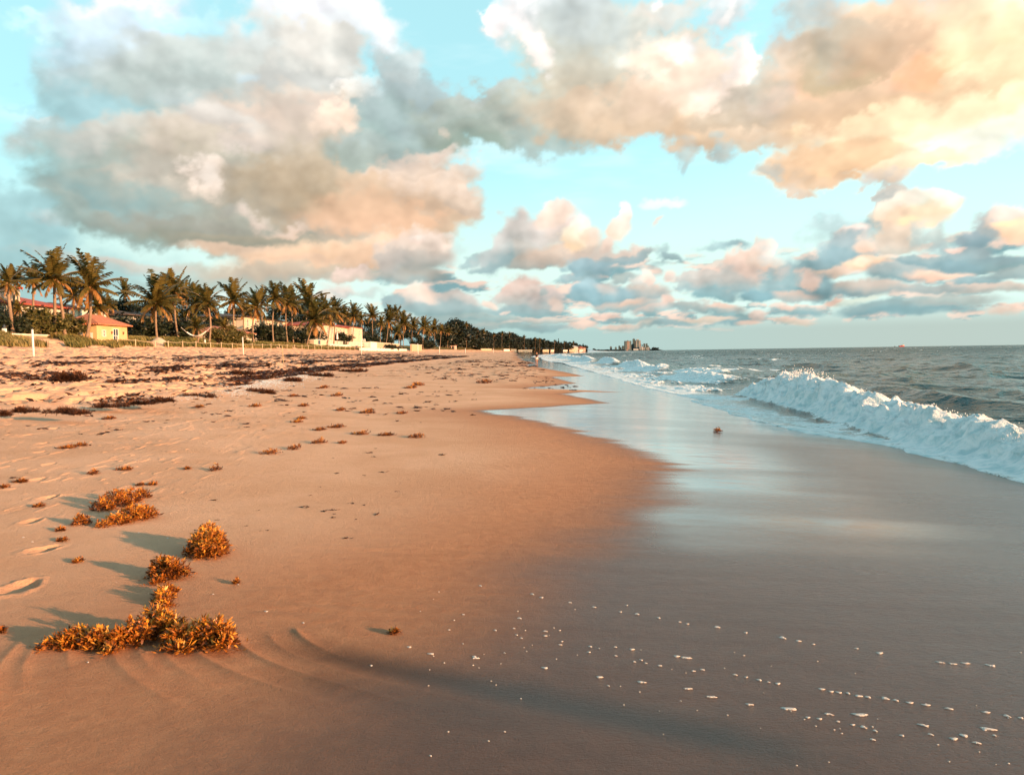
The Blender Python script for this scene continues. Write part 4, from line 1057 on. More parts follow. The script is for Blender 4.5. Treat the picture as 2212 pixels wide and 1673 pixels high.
# shrubs
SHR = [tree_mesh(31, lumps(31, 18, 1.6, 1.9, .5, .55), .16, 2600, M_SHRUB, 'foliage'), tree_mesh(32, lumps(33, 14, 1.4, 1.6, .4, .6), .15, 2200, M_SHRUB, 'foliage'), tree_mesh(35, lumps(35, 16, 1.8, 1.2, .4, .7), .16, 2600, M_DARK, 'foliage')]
STEM = MB()
for k in range(9):
    a = k*.7; STEM.tube([(math.cos(a)*.3, math.sin(a)*.3, -.3), (math.cos(a)*.5, math.sin(a)*.5, .9), (math.cos(a)*.9, math.sin(a)*.9, 1.9)], [.05, .04, .02], 5)
STEMM = bpy.data.meshes.new('stem'); STEMM.from_pydata(STEM.v, [], STEM.f); STEMM.materials.append(M_BARK)
for X, Yt, L, v, sc, lab in ((84, 682, 56, 0, 1.25, 'lit sea grape shrub left of the twin trunks'), (104, 680, 55.5, 1, 1.3, 'sea grape shrub right at the foot of the twin trunks'),
        (140, 682, 55.5, 0, 1.1, 'golden shrub right of the twin trunks'), (160, 690, 55, 1, 1.0, 'golden shrub touching the hut roof\'s left eave'), (60, 700, 58, 2, 1.2, 'dark low shrub left of the lit sea grapes'),
        (8, 700, 57, 2, 1.1, 'dark shrub behind the lantern post'), (122, 698, 57, 2, 1.3, 'dark shrub between the lit sea grapes'), (478, 722, 53.5, 1, 1.3, 'lit shrub below the orange hut roof\'s left end'),
        (500, 722, 53, 0, 1.3, 'lit shrub below the middle of the orange hut roof'), (522, 724, 53, 1, 1.3, 'lit shrub below the orange hut roof\'s right end'),
        (567, 712, 60, 2, 2.2, 'clipped dark hedge before the cream mansion, left part'), (598, 712, 60, 2, 2.2, 'clipped dark hedge before the cream mansion, middle part'), (632, 714, 59, 2, 2.4, 'rounded dark hedge at the mansion\'s end wall'),
        (302, 716, 60, 2, 1.8, 'dark shrub just right of the yellow hut'), (378, 716, 60, 2, 1.8, 'dark shrub under the crooked palm'), (668, 716, 60, 2, 2.0, 'dark shrub behind the leaning trunks'),
        (740, 722, 60, 2, 2.0, 'dark shrub before the cream villa\'s middle'), (795, 716, 60, 2, 2.4, 'sloping dark hedge right of the cream villa'), (835, 728, 58, 2, 2.2, 'dark shrub behind the stepped white wall'),
        (838, 742, 50.5, 2, 1.2, 'low dark shrub on the terrace wall, left one'), (853, 742, 50.5, 2, 1.2, 'low dark shrub on the terrace wall, right one'), (905, 736, 57, 2, 2.5, 'dark shrub under the star shaped palm'), (925, 738, 57, 2, 2.5, 'dark shrub left of the pale footed palm'),
        (1033, 742, 56, 2, 3.2, 'dark hedge right of the arched pavilion')):
    x, y = at_lateral(X, L); t = thing('shrub', lab, 'shrub', (x, y, gz(x, y)-.1), X, 'shrubs among the palms')
    f = link('foliage', SHR[v], t); s = max(sc, (w3(X, Yt, y).z-gz(x, y))/3.0); f.scale = (sc*1.2, sc*1.2, s); e = link('stem', STEMM, t); e.scale = (sc, sc, s)
# dune grass
def grass():
    r = np.random.RandomState(5); n = 15000
    y = 62+(330-62)*r.rand(n)**1.5; L = 50.8+6.5*r.rand(n)**1.3; L = np.where(y < 101, 49.4+6*r.rand(n), L)
    x = -L+coast(y); keep = (vn(x*.5, y*.22, seed=601) > .36) & ~((x > -57.5) & (x < -51.8) & (y > 98.8) & (y < 107.4)); x, y = x[keep], y[keep]; n = len(x)
    z = ground_z(x, y, False); V = []; T = []; tint_ = vn(x*.25, y*.12, seed=602)
    for b in range(5):
        a = r.rand(n)*6.28; h = (.35+.45*r.rand(n)); w = .05+.04*r.rand(n); ox = r.randn(n)*.12; oy = r.randn(n)*.12; lean = .35*h
        dx, dy = np.cos(a), np.sin(a)
        p0 = np.stack([x+ox-dy*w, y+oy+dx*w, z-.05], 1); p1 = np.stack([x+ox+dy*w, y+oy-dx*w, z-.05], 1)
        p2 = np.stack([x+ox+dy*w*.5+dx*lean*.4-.1*h, y+oy-dx*w*.5+dy*lean*.4, z+h*.65], 1); p3 = np.stack([x+ox+dx*lean-.3*h, y+oy+dy*lean, z+h], 1)
        V.append(np.stack([p0, p1, p2, p3], 1).reshape(-1, 3)); T.append(np.repeat(np.clip(tint_+.25*r.randn(n), 0, 1), 4))
    V = np.concatenate(V); T = np.concatenate(T)
    link('grass', mesh_np('dune_grass', V, np.arange(len(V)).reshape(-1, 4), [M_GRASS], dict(tone=T)), kind='stuff', label='tufts of dry dune grass along the rope fence', category='grass')
grass()
# ---------------------------------------------------------------- buildings
def wallmat(name, col, var=.12): return simple(name, col, .85, var, .8, bump=.004)
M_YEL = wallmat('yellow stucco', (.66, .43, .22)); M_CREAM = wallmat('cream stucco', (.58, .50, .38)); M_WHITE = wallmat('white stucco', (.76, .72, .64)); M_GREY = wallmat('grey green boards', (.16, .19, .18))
M_PINK = wallmat('pale pink stucco', (.66, .52, .44)); M_TAN = wallmat('tan concrete', (.48, .38, .26)); M_PAINT = simple('white paint', (.8, .78, .74), .55, .08)
def tiles(name, a, b):
    t = NT(name); p = t.objc(); w = t.n('ShaderNodeTexWave', Vector=p, Scale=1.9, Distortion=1.2, _wave_type='BANDS', _bands_direction='DIAGONAL'); w.inputs['Detail'].default_value = 2
    n = t.noise(p, 2.2, 4, .6); c = t.mix(t.ramp(n, .35, .65), a, b); c = t.mix(t.math('MULTIPLY', w.outputs[1] if len(w.outputs) > 1 else w.outputs[0], .35), c, tuple(q*.45 for q in a))
    bs = t.bsdf(Base__Color=c, Roughness=.75, Normal=t.bump(w.outputs[1], .05)); return t.m
M_RED = tiles('red clay tiles', (.42, .07, .04), (.55, .12, .06)); M_ORA = tiles('orange clay tiles', (.60, .23, .11), (.48, .16, .08)); M_BRN = tiles('brown roofing', (.10, .065, .05), (.14, .09, .065))
M_GLASS = simple('window glass', (.02, .025, .03), .12, .1, spec=.6); M_TEAL = simple('teal window glass', (.03, .05, .06), .15, .1, spec=.6)
def window(par, face, u, z, w, h, at, frame=M_PAINT, door=False, mull=2):
    """face '+x' or '-y'; at = plane position; u = centre along the wall"""
    f = MB(); g = MB(); t = .07
    def bx(m, u0, u1, z0, z1, d0, d1):
        if face == '+x': m.box(at+d0, at+d1, u0, u1, z0, z1)
        else: m.box(u0, u1, at-d1, at-d0, z0, z1)
    bx(f, u-w/2-t, u+w/2+t, z+h/2, z+h/2+t, .0, .07); bx(f, u-w/2-t, u+w/2+t, z-h/2-t, z-h/2, .0, .09)
    bx(f, u-w/2-t, u-w/2, z-h/2, z+h/2, .0, .07); bx(f, u+w/2, u+w/2+t, z-h/2, z+h/2, .0, .07)
    for k in range(1, mull): bx(f, u-w/2+w*k/mull-.035, u-w/2+w*k/mull+.035, z-h/2, z+h/2, .012, .06)
    bx(g, u-w/2, u+w/2, z-h/2, z+h/2, .002, .010)
    if not door or mull > 1: bx(f, u-w/2, u+w/2, z-.03, z+.03, .011, .05)
    o = f.build('door' if door else 'window', frame, par); g.build('pane', M_GLASS, o); return o
def house(name, label, x0, x1, y0, y1, zb, ze, zr, wall, roof, cat='house', ov=.6, wins=(), group=None):
    """x0..x1, y0..y1 footprint, base, eave and ridge heights"""
    t = thing(name, label, cat, ((x0+x1)/2, (y0+y1)/2, zb), 0, group); cx, cy = (x0+x1)/2, (y0+y1)/2
    MB().box(x0-cx, x1-cx, y0-cy, y1-cy, -1.2, ze-zb).build('wall', wall, t)
    MB().hip(x0-cx, x1-cx, y0-cy, y1-cy, ze-zb+.003, zr-ze, ov).build('roof', roof, t)
    for (face, u, z, w, h, *k) in wins:
        at = x1-cx if face == '+x' else y0-cy
        window(t, face, u-(cy if face == '+x' else cx), z-zb, w, h, at, mull=(k[0] if k else 2), door=(len(k) > 1))
    return t
def yat(X, x): tx = ray(X, 760)[0]/ray(X, 760)[1]; return x/tx
def zat(X, Y, y): return w3(X, Y, y).z
# yellow hut
t = house('beach_hut', 'small yellow beach hut with orange tiled hip roof and white double doors', -57.2, -52.4, 99.9, 107.8, 3.9, 6.25, 7.75, M_YEL, M_ORA, 'hut', .55,
          [('+x', 101.6, 5.2, .34, .75, 1), ('+x', 104.6, 4.95, 1.25, 1.7, 2), ('-y', -54.6, 5.2, .5, .8, 1)])
for dy in (-1.05, 2.0):
    l = MB().box(2.4, 2.52, .75+dy-.06, .75+dy+.06, 1.25, 1.32).box(2.42, 2.56, .75+dy-.09, .75+dy+.09, 1.33, 1.62); l.build('lamp', simple('lamp bronze', (.25, .11, .05), .5), t)
for dy in (-2.75, -1.8): MB().box(2.402, 2.45, dy-.14, dy+.14, .85, 1.75).build('shutter', M_CREAM, t)
# red roofed villa at the left
t = house('red_roofed_villa', 'large white villa under a long red tiled roof at the left', -84, -70, 84, 124, 5, zat(120, 662, 118), zat(110, 628, 118), M_WHITE, M_RED, 'villa', 1.2,
          [('+x', y, 8.0, 1.8, 1.5, 3) for y in (88, 94, 101, 108, 114, 120)]+[('-y', -76, 8, 1.6, 1.6, 2)])
tw = MB().box(4.6, 7.0, 6, 9, 4, zat(105, 622, 112)-5).build('chimney_tower', M_CREAM, t); MB().box(4.3, 7.3, 5.7, 9.3, zat(105, 622, 112)-5, zat(105, 622, 112)-4.7).build('tower_cap', M_RED, tw)
t = house('villa_wing', 'lower white wing with columns at the right end of the red roofed villa', -80, -70.5, 124.6, 138, 5, zat(200, 667, 130), zat(190, 652, 130), M_WHITE, M_BRN, 'villa', .9,
          [('+x', y, 7.6, 1.5, 1.7, 2) for y in (127, 130.5, 134)])
for y in (125.2, 129, 132.6, 136.6): MB().tube([(75.25-70.5-.0+.35-0, y-131.3, -.5), (5.1, y-131.3, zat(200, 667, 130)-5)], .22, 10).build('column', M_WHITE, t, True)
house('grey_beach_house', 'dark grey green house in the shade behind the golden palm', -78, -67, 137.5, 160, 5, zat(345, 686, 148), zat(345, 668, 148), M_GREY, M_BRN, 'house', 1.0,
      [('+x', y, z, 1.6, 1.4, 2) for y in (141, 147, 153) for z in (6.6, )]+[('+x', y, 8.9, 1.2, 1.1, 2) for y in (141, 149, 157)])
t = house('columned_house', 'pale house with white columns above the orange hut roof', -82, -72, 190.5, 207, 6, zat(480, 687, 197), zat(480, 678, 197), M_CREAM, M_BRN, 'house', 1.1,
      [('+x', y, 9.2, 1.2, 2.2, 1) for y in (194, 197.5, 203)])
t = house('garden_hut', 'low hut with bright orange hip roof among lit shrubs', -66, -59.5, 163, 181, 4.9, zat(510, 719.5, 172), zat(490, 705.5, 172), M_CREAM, M_ORA, 'hut', .9, [('+x', 170, 6, 1.2, 1.2, 2)])
t = house('cream_mansion', 'long cream mansion with shuttered upper windows behind the clipped hedge', -90, -75, 222, 279, 6.5, zat(600, 692, 250), zat(600, 683, 250), M_CREAM, M_BRN, 'mansion', 1.0,
      [('+x', y, 11.4, 1.1, 2.0, 2) for y in (225, 232, 239, 248, 256, 268, 272, 276)])
MB().add([(x, y, z) for x, y, z in ((7.6, -12, 4.6), (11.5, -12, 1.6), (11.5, 20, .9), (7.6, 20, 3.6), (7.6, -12, 4.4), (11.5, -12, 1.4), (11.5, 20, .7), (7.6, 20, 3.4))], [(0, 1, 2, 3), (7, 6, 5, 4), (0, 4, 5, 1), (1, 5, 6, 2), (2, 6, 7, 3), (3, 7, 4, 0)]).build('porch_roof', M_ORA, t)
MB().box(7.52, 9.2, -24, -18, -1, 4.4).build('bay', M_WHITE, t)
house('cream_villa', 'two storey cream villa with red hip roof and paired dark windows', -78, -62, 262, 299, 5.6, zat(740, 706, 285), zat(735, 696, 285), M_CREAM, M_RED, 'villa', .9,
      [('+x', y, z, 1.5, 1.9, 2) for y in (267, 273.5, 280, 286.5, 293) for z in (10.4,)]+[('+x', y, 7.0, 1.3, 1.8, 2) for y in (270, 288)])
t = house('villa_annex', 'square yellowish wing with stone quoins, right end of the cream villa', -74, -60.5, 300, 320, 5.6, zat(765, 708, 310), zat(762, 701, 310), M_CREAM, M_RED, 'villa', .5,
      [('+x', 304, 10.6, 1.2, 2.0, 2), ('+x', 315, 10.6, 1.4, 2.0, 2), ('-y', -64, 10.6, 1.4, 1.6, 2)])
for y in (-10.0, 9.6): MB().box(6.752, 6.9, y-.0, y+.4, -.8, zat(765, 708, 310)-5.7).build('quoin', M_WHITE, t)
house('slope_house', 'roof of a house showing dark between the middle palms', -84, -72, 372, 400, 6, zat(880, 716, 385), zat(880, 708, 385), M_GREY, M_BRN, 'house', 1, [('+x', 380, 10, 2, 2, 2), ('+x', 392, 10, 2, 2, 2)])
# arched pavilion
x, y = at_lateral(985, 57); zb = gz(x, y)-.3
t = thing('beach_pavilion', 'small pale pink pavilion with red roof and three dark arches', 'pavilion', (x, y, zb)); hh = zat(995, 745.6, y)-zb
MB().box(-7.5, 0, -3.2, 6.2, -1, hh).build('wall', M_PINK, t); MB().hip(-7.5, 0, -3.2, 6.2, hh+.003, 1.5, .5).build('roof', M_RED, t)
for k, u in enumerate((-5.9, -3.9, -1.9)):
    v = [(u-.62, 0), (u+.62, 0)]+[(u+.62*math.cos(a), 2.0+.62*math.sin(a)) for a in np.linspace(0, math.pi, 9)]
    m = MB(); n = len(v); m.add([(a, -3.215, b) for a, b in v]+[(a, -3.26, b) for a, b in v], [tuple(range(n)), tuple(range(n, 2*n))[::-1]]+[(i, (i+1) % n, n+(i+1) % n, n+i) for i in range(n)]); m.build('arch', M_GLASS, t)
for y_ in (-1.6, 1.4, 4.4): window(t, '+x', y_, 1.6, 1.2, 2.0, 0, door=False)
# walls along the top of the beach
def wallrun(label, x0, x1, y0, y1, z0, z1, mat, cap=True, name='retaining_wall', cat='wall'):
    t = thing(name, label, cat, ((x0+x1)/2, (y0+y1)/2, z0)); cx, cy = (x0+x1)/2, (y0+y1)/2
    MB().box(x0-cx, x1-cx, y0-cy, y1-cy, -1.5, z1-z0).build('wall', mat, t)
    if cap: MB().box(x0-cx-.12, x1-cx+.12, y0-cy-.12, y1-cy+.12, z1-z0+.003, z1-z0+.14).build('coping', M_WHITE, t)
    return t
wallrun('low tan wall under the palms at the left border', -55.6, -55.1, 70, 98.4, 4.0, 4.75, M_TAN)
wallrun('low tan wall running on behind the yellow hut\'s grass', -56.2, -55.7, 108.4, 124, 4.3, 4.9, M_TAN)
wallrun('cream block wall with a dark opening left of the long white wall', -60, -53.5, 214, 228.5, 4.0, zat(695, 735, 221), M_CREAM)
MB().box(3.252, 3.3, -2.6, -.2, 1.0, 2.6).build('opening', M_GLASS, bpy.data.objects['retaining_wall.002'])
wallrun('long white beach wall lit by the sun below the cream villa', -53.3, -52.7, 229, 256.5, 3.5, zat(730, 744.5, 243), M_WHITE)
wallrun('pinkish upper terrace wall below the cream villa', -58.6, -58, 231, 272, 4.4, zat(735, 735.5, 250), M_PINK)
wallrun('pale pink wall right of the long white wall, behind the white posts', -53.6, -53, 257.5, 282, 3.6, zat(775, 739.5, 270), M_PINK)
wallrun('tall white wall block right of the pale pink wall', -53, -50.4, 282.6, 296, 3.4, zat(804, 739, 290), M_WHITE)
wallrun('tan terrace wall above the low white kerb, planted with dark shrubs', -53, -52, 303, 366, 3.6, zat(842, 741.5, 335), M_TAN)
wallrun('low white kerb wall along the foot of the terraces', -49.8, -49.3, 258, 372, 3.0, zat(815, 752.5, 310), M_WHITE, False)
wallrun('short tan wall right of the wooden beach steps', -50+1, -49.2+1, 382, 425, 3.3, zat(888, 744.5, 400), M_TAN)
for X0, X1, L, Yt, mat, lab in ((1040, 1062, 52, 751, M_TAN, 'low tan sea wall right of the arched pavilion'), (1089, 1101, 50, 751.5, M_WHITE, 'bright white wall block in the middle distance'),
        (1104, 1116, 51, 752, M_GREY, 'grey wall next to the bright white block'), (1120, 1150, 52, 753.5, M_GREY, 'long low grey wall in the middle distance'), (1173, 1186, 52, 752.5, M_TAN, 'cream garden wall before the far wood'),
        (1190, 1197, 50, 752.5, M_PINK, 'small pinkish wall before the far wood'), (1217, 1226, 51, 755, M_WHITE, 'tiny white wall near the headland'), (1230, 1243, 51, 755.5, M_TAN, 'tan wall near the headland'), (1252, 1259, 49, 754, M_WHITE, 'white wall left of the headland house')):
    x0, y0 = at_lateral(X0, L); x1, y1 = at_lateral(X1, L); z = gz(x0, y0)
    a = math.atan2(y1-y0, x1-x0); d = math.hypot(x1-x0, y1-y0); zt = max(z+.4, zat((X0+X1)/2, Yt+2.6, (y0+y1)/2))
    t = thing('sea_wall', lab, 'wall', (x0, y0, z), a); MB().box(0, d, 0, .6, -2, zt-z).build('wall', mat, t); MB().box(-.1, d+.1, -.1, .7, zt-z+.003, zt-z+.18).build('coping', M_WHITE, t)
x, y = at_lateral(1265, 50); t = house('headland_house', 'white and pink house at the tip of the headland', x-14, x, y, y+34, 3.5, zat(1268, 751, y), zat(1268, 747.5, y), M_PINK, M_RED, 'house', 1, [('-y', x-4, 7, 2, 2, 2), ('-y', x-9, 7, 2, 2, 2)])
x, y = at_lateral(1246, 56); house('far_white_house', 'white roofed house among the trees near the headland', x-12, x+2, y, y+20, 5, zat(1247, 749, y), zat(1247, 745.5, y), M_WHITE, M_PAINT, 'house', 1, [('-y', x-6, 8, 2, 2, 2)])
x, y = at_lateral(1040, 64); house('far_cream_house', 'cream house half hidden by trees right of the pavilion', x-16, x, y, y+26, 6, zat(1035, 742, y), zat(1035, 737, y), M_WHITE, M_PINK, 'house', 1, [('-y', x-5, 9, 2, 2, 2), ('-y', x-10, 9, 2, 2, 2)])
# beach steps, loungers, umbrella, chairs
M_WOOD = simple('weathered wood', (.30, .21, .14), .85, .3, 6)
x, y = at_lateral(874, 50.2); zb = gz(x, y); t = thing('beach_steps', 'weathered wooden steps coming down to the sand left of the short tan wall', 'steps', (x, y, zb))
for k in range(7): MB().box(-1.4-.45*k, -1.0-.45*k, -1.2, 1.2, .25+.28*k, .31+.28*k).build('step', M_WOOD, t)
for s in (-1.3, 1.3):
    MB().tube([(-.8, s, .1), (-4.2, s, 2.2)], .09, 5).build('stringer', M_WOOD, t); MB().tube([(-.8, s, 1.1), (-4.2, s, 3.2)], .06, 5).build('handrail', M_WOOD, t)
    MB().tube([(-.9, s, -.3), (-.9, s, 1.2)], .06, 5).build('post', M_WOOD, t)
M_CLOTH = simple('white canvas', (.82, .80, .76), .8, .08)
x, y = at_lateral(729, 55); zb = zat(729, 737, y); t = thing('folded_beach_umbrella', 'tall white folded umbrella before the cream villa', 'umbrella', (x, y, zb))
MB().tube([(0, 0, -1.5), (0, 0, .9)], .05, 6).build('pole', M_WOOD, t); MB().tube([(0, 0, .6), (0, 0, .75), (0, 0, 1.6), (0, 0, 2.6), (0, 0, 3.0)], [.30, .36, .30, .17, .03], 9).build('canopy', M_CLOTH, t, True)
for X, lab in ((784.5, 'left one of the two short white folded umbrellas behind the pink wall'), (788.6, 'right one of the two short white folded umbrellas behind the pink wall')):
    x, y = at_lateral(X, 54.5); zb = zat(X, 740, y); t = thing('folded_beach_umbrella', lab, 'umbrella', (x, y, zb))
    MB().tube([(0, 0, -1), (0, 0, .3)], .05, 6).build('pole', M_WOOD, t); MB().tube([(0, 0, .1), (0, 0, .9), (0, 0, 1.6)], [.2, .24, .04], 8).build('canopy', M_CLOTH, t, True)
def lounger(lab, X, L, mat, rz, zoff=0., name='sun_lounger'):
    x, y = at_lateral(X, L); t = thing(name, lab, 'sun lounger', (x, y, gz(x, y)+zoff), rz)
    MB().box(-1.0, .4, -.32, .32, .32, .40).build('seat', mat, t); MB().add([(.4, -.32, .34), (.4, .32, .34), (1.0, .32, .95), (1.0, -.32, .95), (.4, -.32, .42), (.4, .32, .42), (.95, .32, 1.0), (.95, -.32, 1.0)], [(0, 1, 2, 3), (7, 6, 5, 4), (0, 4, 5, 1), (1, 5, 6, 2), (2, 6, 7, 3), (3, 7, 4, 0)]).build('backrest', mat, t)
    for a in (-.85, .3):
        for b in (-.28, .28): MB().box(a-.04, a+.04, b-.04, b+.04, -.1, .318).build('leg', mat, t)
    return t
M_BLUE = simple('dark canvas', (.05, .07, .09), .8)
lounger('dark lounger standing on the terrace before the pale pink wall', 767, 51.6, M_BLUE, .4, .2); lounger('dark folding lounger right beside the first dark one', 773, 51.4, M_BLUE, 2.4, .2)
for k, (X, lab) in enumerate(((817, 'leftmost of the white loungers beside the tall white wall block'), (822, 'middle one of the white loungers beside the tall white wall block'), (827, 'rightmost of the white loungers beside the tall white wall block'))): lounger(lab, X, 50.8, M_PAINT, .2+.1*k, .3)
# hammocks
def hammock(lab, xa, xb, Y0, Ym, y):
    a, b, c = w3(xa, Y0, y), w3(xb, Y0-1.5, y), w3((xa+xb)/2, Ym, y); t = thing('hammock', lab, 'hammock', (c.x, y, gz(c.x, y))); o = Vector(t.location)
    V = []; n = 16
    for k in range(n+1):
        q = k/n; p = a.lerp(b, q)-o; sag = (a.lerp(b, .5).z-c.z)*(1-(2*q-1)**2); w = .55*math.sin(math.pi*min(1, max(0, .04+.92*q)))**.5
        for j in range(7):
            v = (j/3-1); V.append((p.x, p.y+w*v, p.z-sag+.30*w*v*v))
    F = [(k*7+j, k*7+j+1, (k+1)*7+j+1, (k+1)*7+j) for k in range(n) for j in range(6)]
    me = bpy.data.meshes.new('bed'); me.from_pydata(V, [], F); me.materials.append(M_CLOTH); ob = link('bed', me, t); so = ob.modifiers.new('s', 'SOLIDIFY'); so.thickness = .04
    m = MB(); m.tube([a-o, a-o+Vector((-.9, .1, .8))], .03, 5); m.build('rope', M_CLOTH, t); m = MB(); m.tube([b-o, b-o+Vector((.8, .1, .8))], .03, 5); m.build('rope', M_CLOTH, t)
hammock('white hammock slung between palms right of the crooked trunk', 402.5, 446, 717, 727.5, 130)
x, y = at_lateral(343, 53.2); t = thing('sand_mound', 'pale mound heaped around the golden palm\'s foot', 'mound', (x, y, gz(x, y)))
m = MB(); n = 14
m.v = [(0, 0, .85)]; 
for k, (rr, hz_) in enumerate(((.5, .62), (1.0, .25), (1.5, -.2))):
    m.v += [(rr*1.05*math.cos(2*math.pi*i/n), rr*.9*math.sin(2*math.pi*i/n), hz_+.05*math.sin(3*i)) for i in range(n)]
m.f = [(0, 1+i, 1+(i+1) % n) for i in range(n)]+[(1+k*n+i, 1+(k+1)*n+i, 1+(k+1)*n+(i+1) % n, 1+k*n+(i+1) % n) for k in range(2) for i in range(n)]
m.build('heap', simple('pale sand heap', (.62, .50, .38), .95, .2, 5), t, True)
# lantern post and white markers at the left
x, y = at_lateral(11.5, 55); t = thing('lantern_post', 'white post with a dark lantern on top at the left border', 'lamp post', (x, y, gz(x, y))); h = zat(11, 709, y)-gz(x, y)
MB().box(-.09, .09, -.09, .09, -.3, h-.9).build('post', M_WOOD, t); MB().box(-.16, .16, -.16, .16, h-.9, h).build('box', M_PAINT, t); MB().tube([(0, 0, h+.003), (0, 0, h+.12), (0, 0, h+.35), (0, 0, h+.42)], [.07, .14, .12, .03], 8).build('lantern', M_BLUE, t)
x, y = at_lateral(177.3, 53.6); t = thing('signboard', 'white notice board on legs left of the yellow hut', 'signboard', (x, y, gz(x, y))); h = zat(177, 709.5, y)-gz(x, y)
MB().box(-.16, .16, -.04, .04, h*.45, h).build('board', M_PAINT, t); MB().box(-.14, -.07, -.035, .035, -.2, h*.448).build('leg', M_PAINT, t); MB().box(.07, .14, -.035, .035, -.2, h*.448).build('leg', M_PAINT, t); MB().box(-.10, .10, -.045, .045, h+.002, h+.14).build('cap', M_PAINT, t)
x, y = at_lateral(200, 53); t = thing('bollard', 'short white bollard just left of the yellow hut wall', 'bollard', (x, y, gz(x, y))); MB().box(-.15, .15, -.12, .12, -.3, .85).build('post', M_PAINT, t); MB().hip(-.15, .15, -.12, .12, .853, .1, .03).build('cap', M_PAINT, t)
x, y = at_lateral(443.2, 51.6); t = thing('bollard', 'thick white bollard behind the rope fence below the hammock', 'bollard', (x, y, gz(x, y))); MB().tube([(0, 0, -.3), (0, 0, 1.0)], .14, 10).build('post', M_PAINT, t, True); MB().tube([(0, 0, 1.003), (0, 0, 1.1), (0, 0, 1.16)], [.13, .1, .03], 10).build('cap', M_PAINT, t, True)
# tall white posts
for X, y, h, r, lab in ((74, 68, 2.55, .085, 'tallest white post on the beach, nearest the left border'), (526.4, 116, 2.55, .075, 'white post standing just in front of the rope fence, before the orange hut roof'),
        (781.4, 175, 3.6, .085, 'white post below the cream villa\'s right end'), (903.4, 250, 3.4, .10, 'white post in front of the star shaped palm'), (949.8, 300, 3.1, .10, 'white post left of the arched pavilion'),
        (1005.7, 430, 2.9, .12, 'white post before the arched pavilion\'s right corner'), (1066, 600, 3.6, .13, 'farthest white post, right of the arched pavilion')):
    d = ray(X, 765); x = d[0]/d[1]*y; z = gz(x, y, True); t = thing('marker_post', lab, 'post', (x, y, z), 0, 'tall white posts along the beach')
    MB().tube([(-.05, 0, -.4), (-.05-.012*h, 0, h)], r, 12).build('shaft', M_PAINT, t, True); MB().tube([(-.05-.012*h, 0, h+.002), (-.05-.012*h, 0, h+.04), (-.05-.012*h, 0, h+.07)], [r*1.06, r*1.06, r*.4], 12).build('cap', M_PAINT, t, True)
y = 75; d = ray(611, 765); x = d[0]/d[1]*y; t = thing('bamboo_stake', 'thin bamboo stake stuck in the sand in front of the rope fence', 'stake', (x, y, gz(x, y, True)))
MB().tube([(.05, 0, -.3), (-.05, 0, 1.8)], .035, 6).build('cane', simple('bamboo', (.55, .42, .22), .6, .2, 8), t, True)
# rope fence
M_POST = simple('pale fence wood', (.62, .50, .34), .8, .2, 6); M_ROPE = simple('rope', (.60, .48, .32), .9, .2, 20)
YS = [yat(X, -50.4) for X in (255, 293.4, 335.9, 363.6, 395, 423.6, 455, 478.5, 502, 545, 567, 585.7, 603.8, 620.6, 636, 652.7, 666.3, 680)]
while YS[-1] < 262: YS.append(YS[-1]+7.4)
t = thing('rope_fence', 'long fence of pale wooden posts joined by a sagging rope', 'fence', (-50.4, YS[0], gz(-50.4, YS[0]))); o = Vector(t.location); tops = []
for k, y in enumerate(YS):
    z = gz(-50.4, y); h = (1.28 if k == 0 else 1.0)+rnd.uniform(-.04, .04); a = rnd.uniform(-.03, .03); m = MB().tube([Vector((0, y, z-.4))-Vector((0, o.y, o.z)), Vector((a, y, z+h))-Vector((0, o.y, o.z))], .065, 8); m.build('post', M_POST, t, True); tops.append(Vector((a, y, z+h-.12))-Vector((0, o.y, o.z)))
for a, b in zip(tops[:-1], tops[1:]):
    MB().tube([a.lerp(b, q/8)+Vector((.07, 0, -.16*4*(q/8)*(1-q/8))) for q in range(9)], .028, 5).build('rope', M_ROPE, t)
# ---------------------------------------------------------------- far shore, ship
D = 6500.; U = D/1924/11.06
def sx(zx): return (1440+zx/11.06-1250)/1924*D
land = MB(); r_ = random.Random(3); xs = [sx(k) for k in range(-350, 2010, 18)]; N = len(xs)
hts = [max(1.2, (9+5*vn(np.array(k*.31), np.array(0.), seed=8)+3*r_.random()))*min(1, (N-k)/9+.1) for k in range(N)]
for j, (dy, hf) in enumerate(((-30, 0), (0, .75), (60, 1), (160, .8), (260, 0))): land.v += [(xs[k], D+dy+40, -1+(hts[k]+1)*hf if hf else -1) for k in range(N)]
land.f = [(j*N+k, j*N+k+1, (j+1)*N+k+1, (j+1)*N+k) for j in range(4) for k in range(N-1)]
M_DISTW = simple('distant woodland', (.020, .034, .034), .95, .4, .02); land.build('far_shore', M_DISTW, kind='structure')
bar = MB(); n = 24
bar.v = [(175+ (sx(470)*.48-175)*k/n, 3100+j*20, (1.6 if j == 1 else -.8)) for j in range(3) for k in range(n+1)]; bar.f = [(j*(n+1)+k, j*(n+1)+k+1, (j+1)*(n+1)+k+1, (j+1)*(n+1)+k) for j in range(2) for k in range(n)]
bar.build('far_beach', simple('far sand', (.5, .38, .27), .95, .1, .1), kind='structure')
M_T1 = simple('tower beige', (.27, .26, .25), .8, .15, .03); M_T2 = simple('tower grey', (.10, .15, .165), .8, .2, .03); M_T3 = simple('tower dark glass', (.07, .10, .10), .4, .2, .03); M_T4 = simple('tower pink', (.33, .23, .20), .8, .1, .03); M_T5 = simple('tower white', (.42, .43, .43), .8, .1, .03)
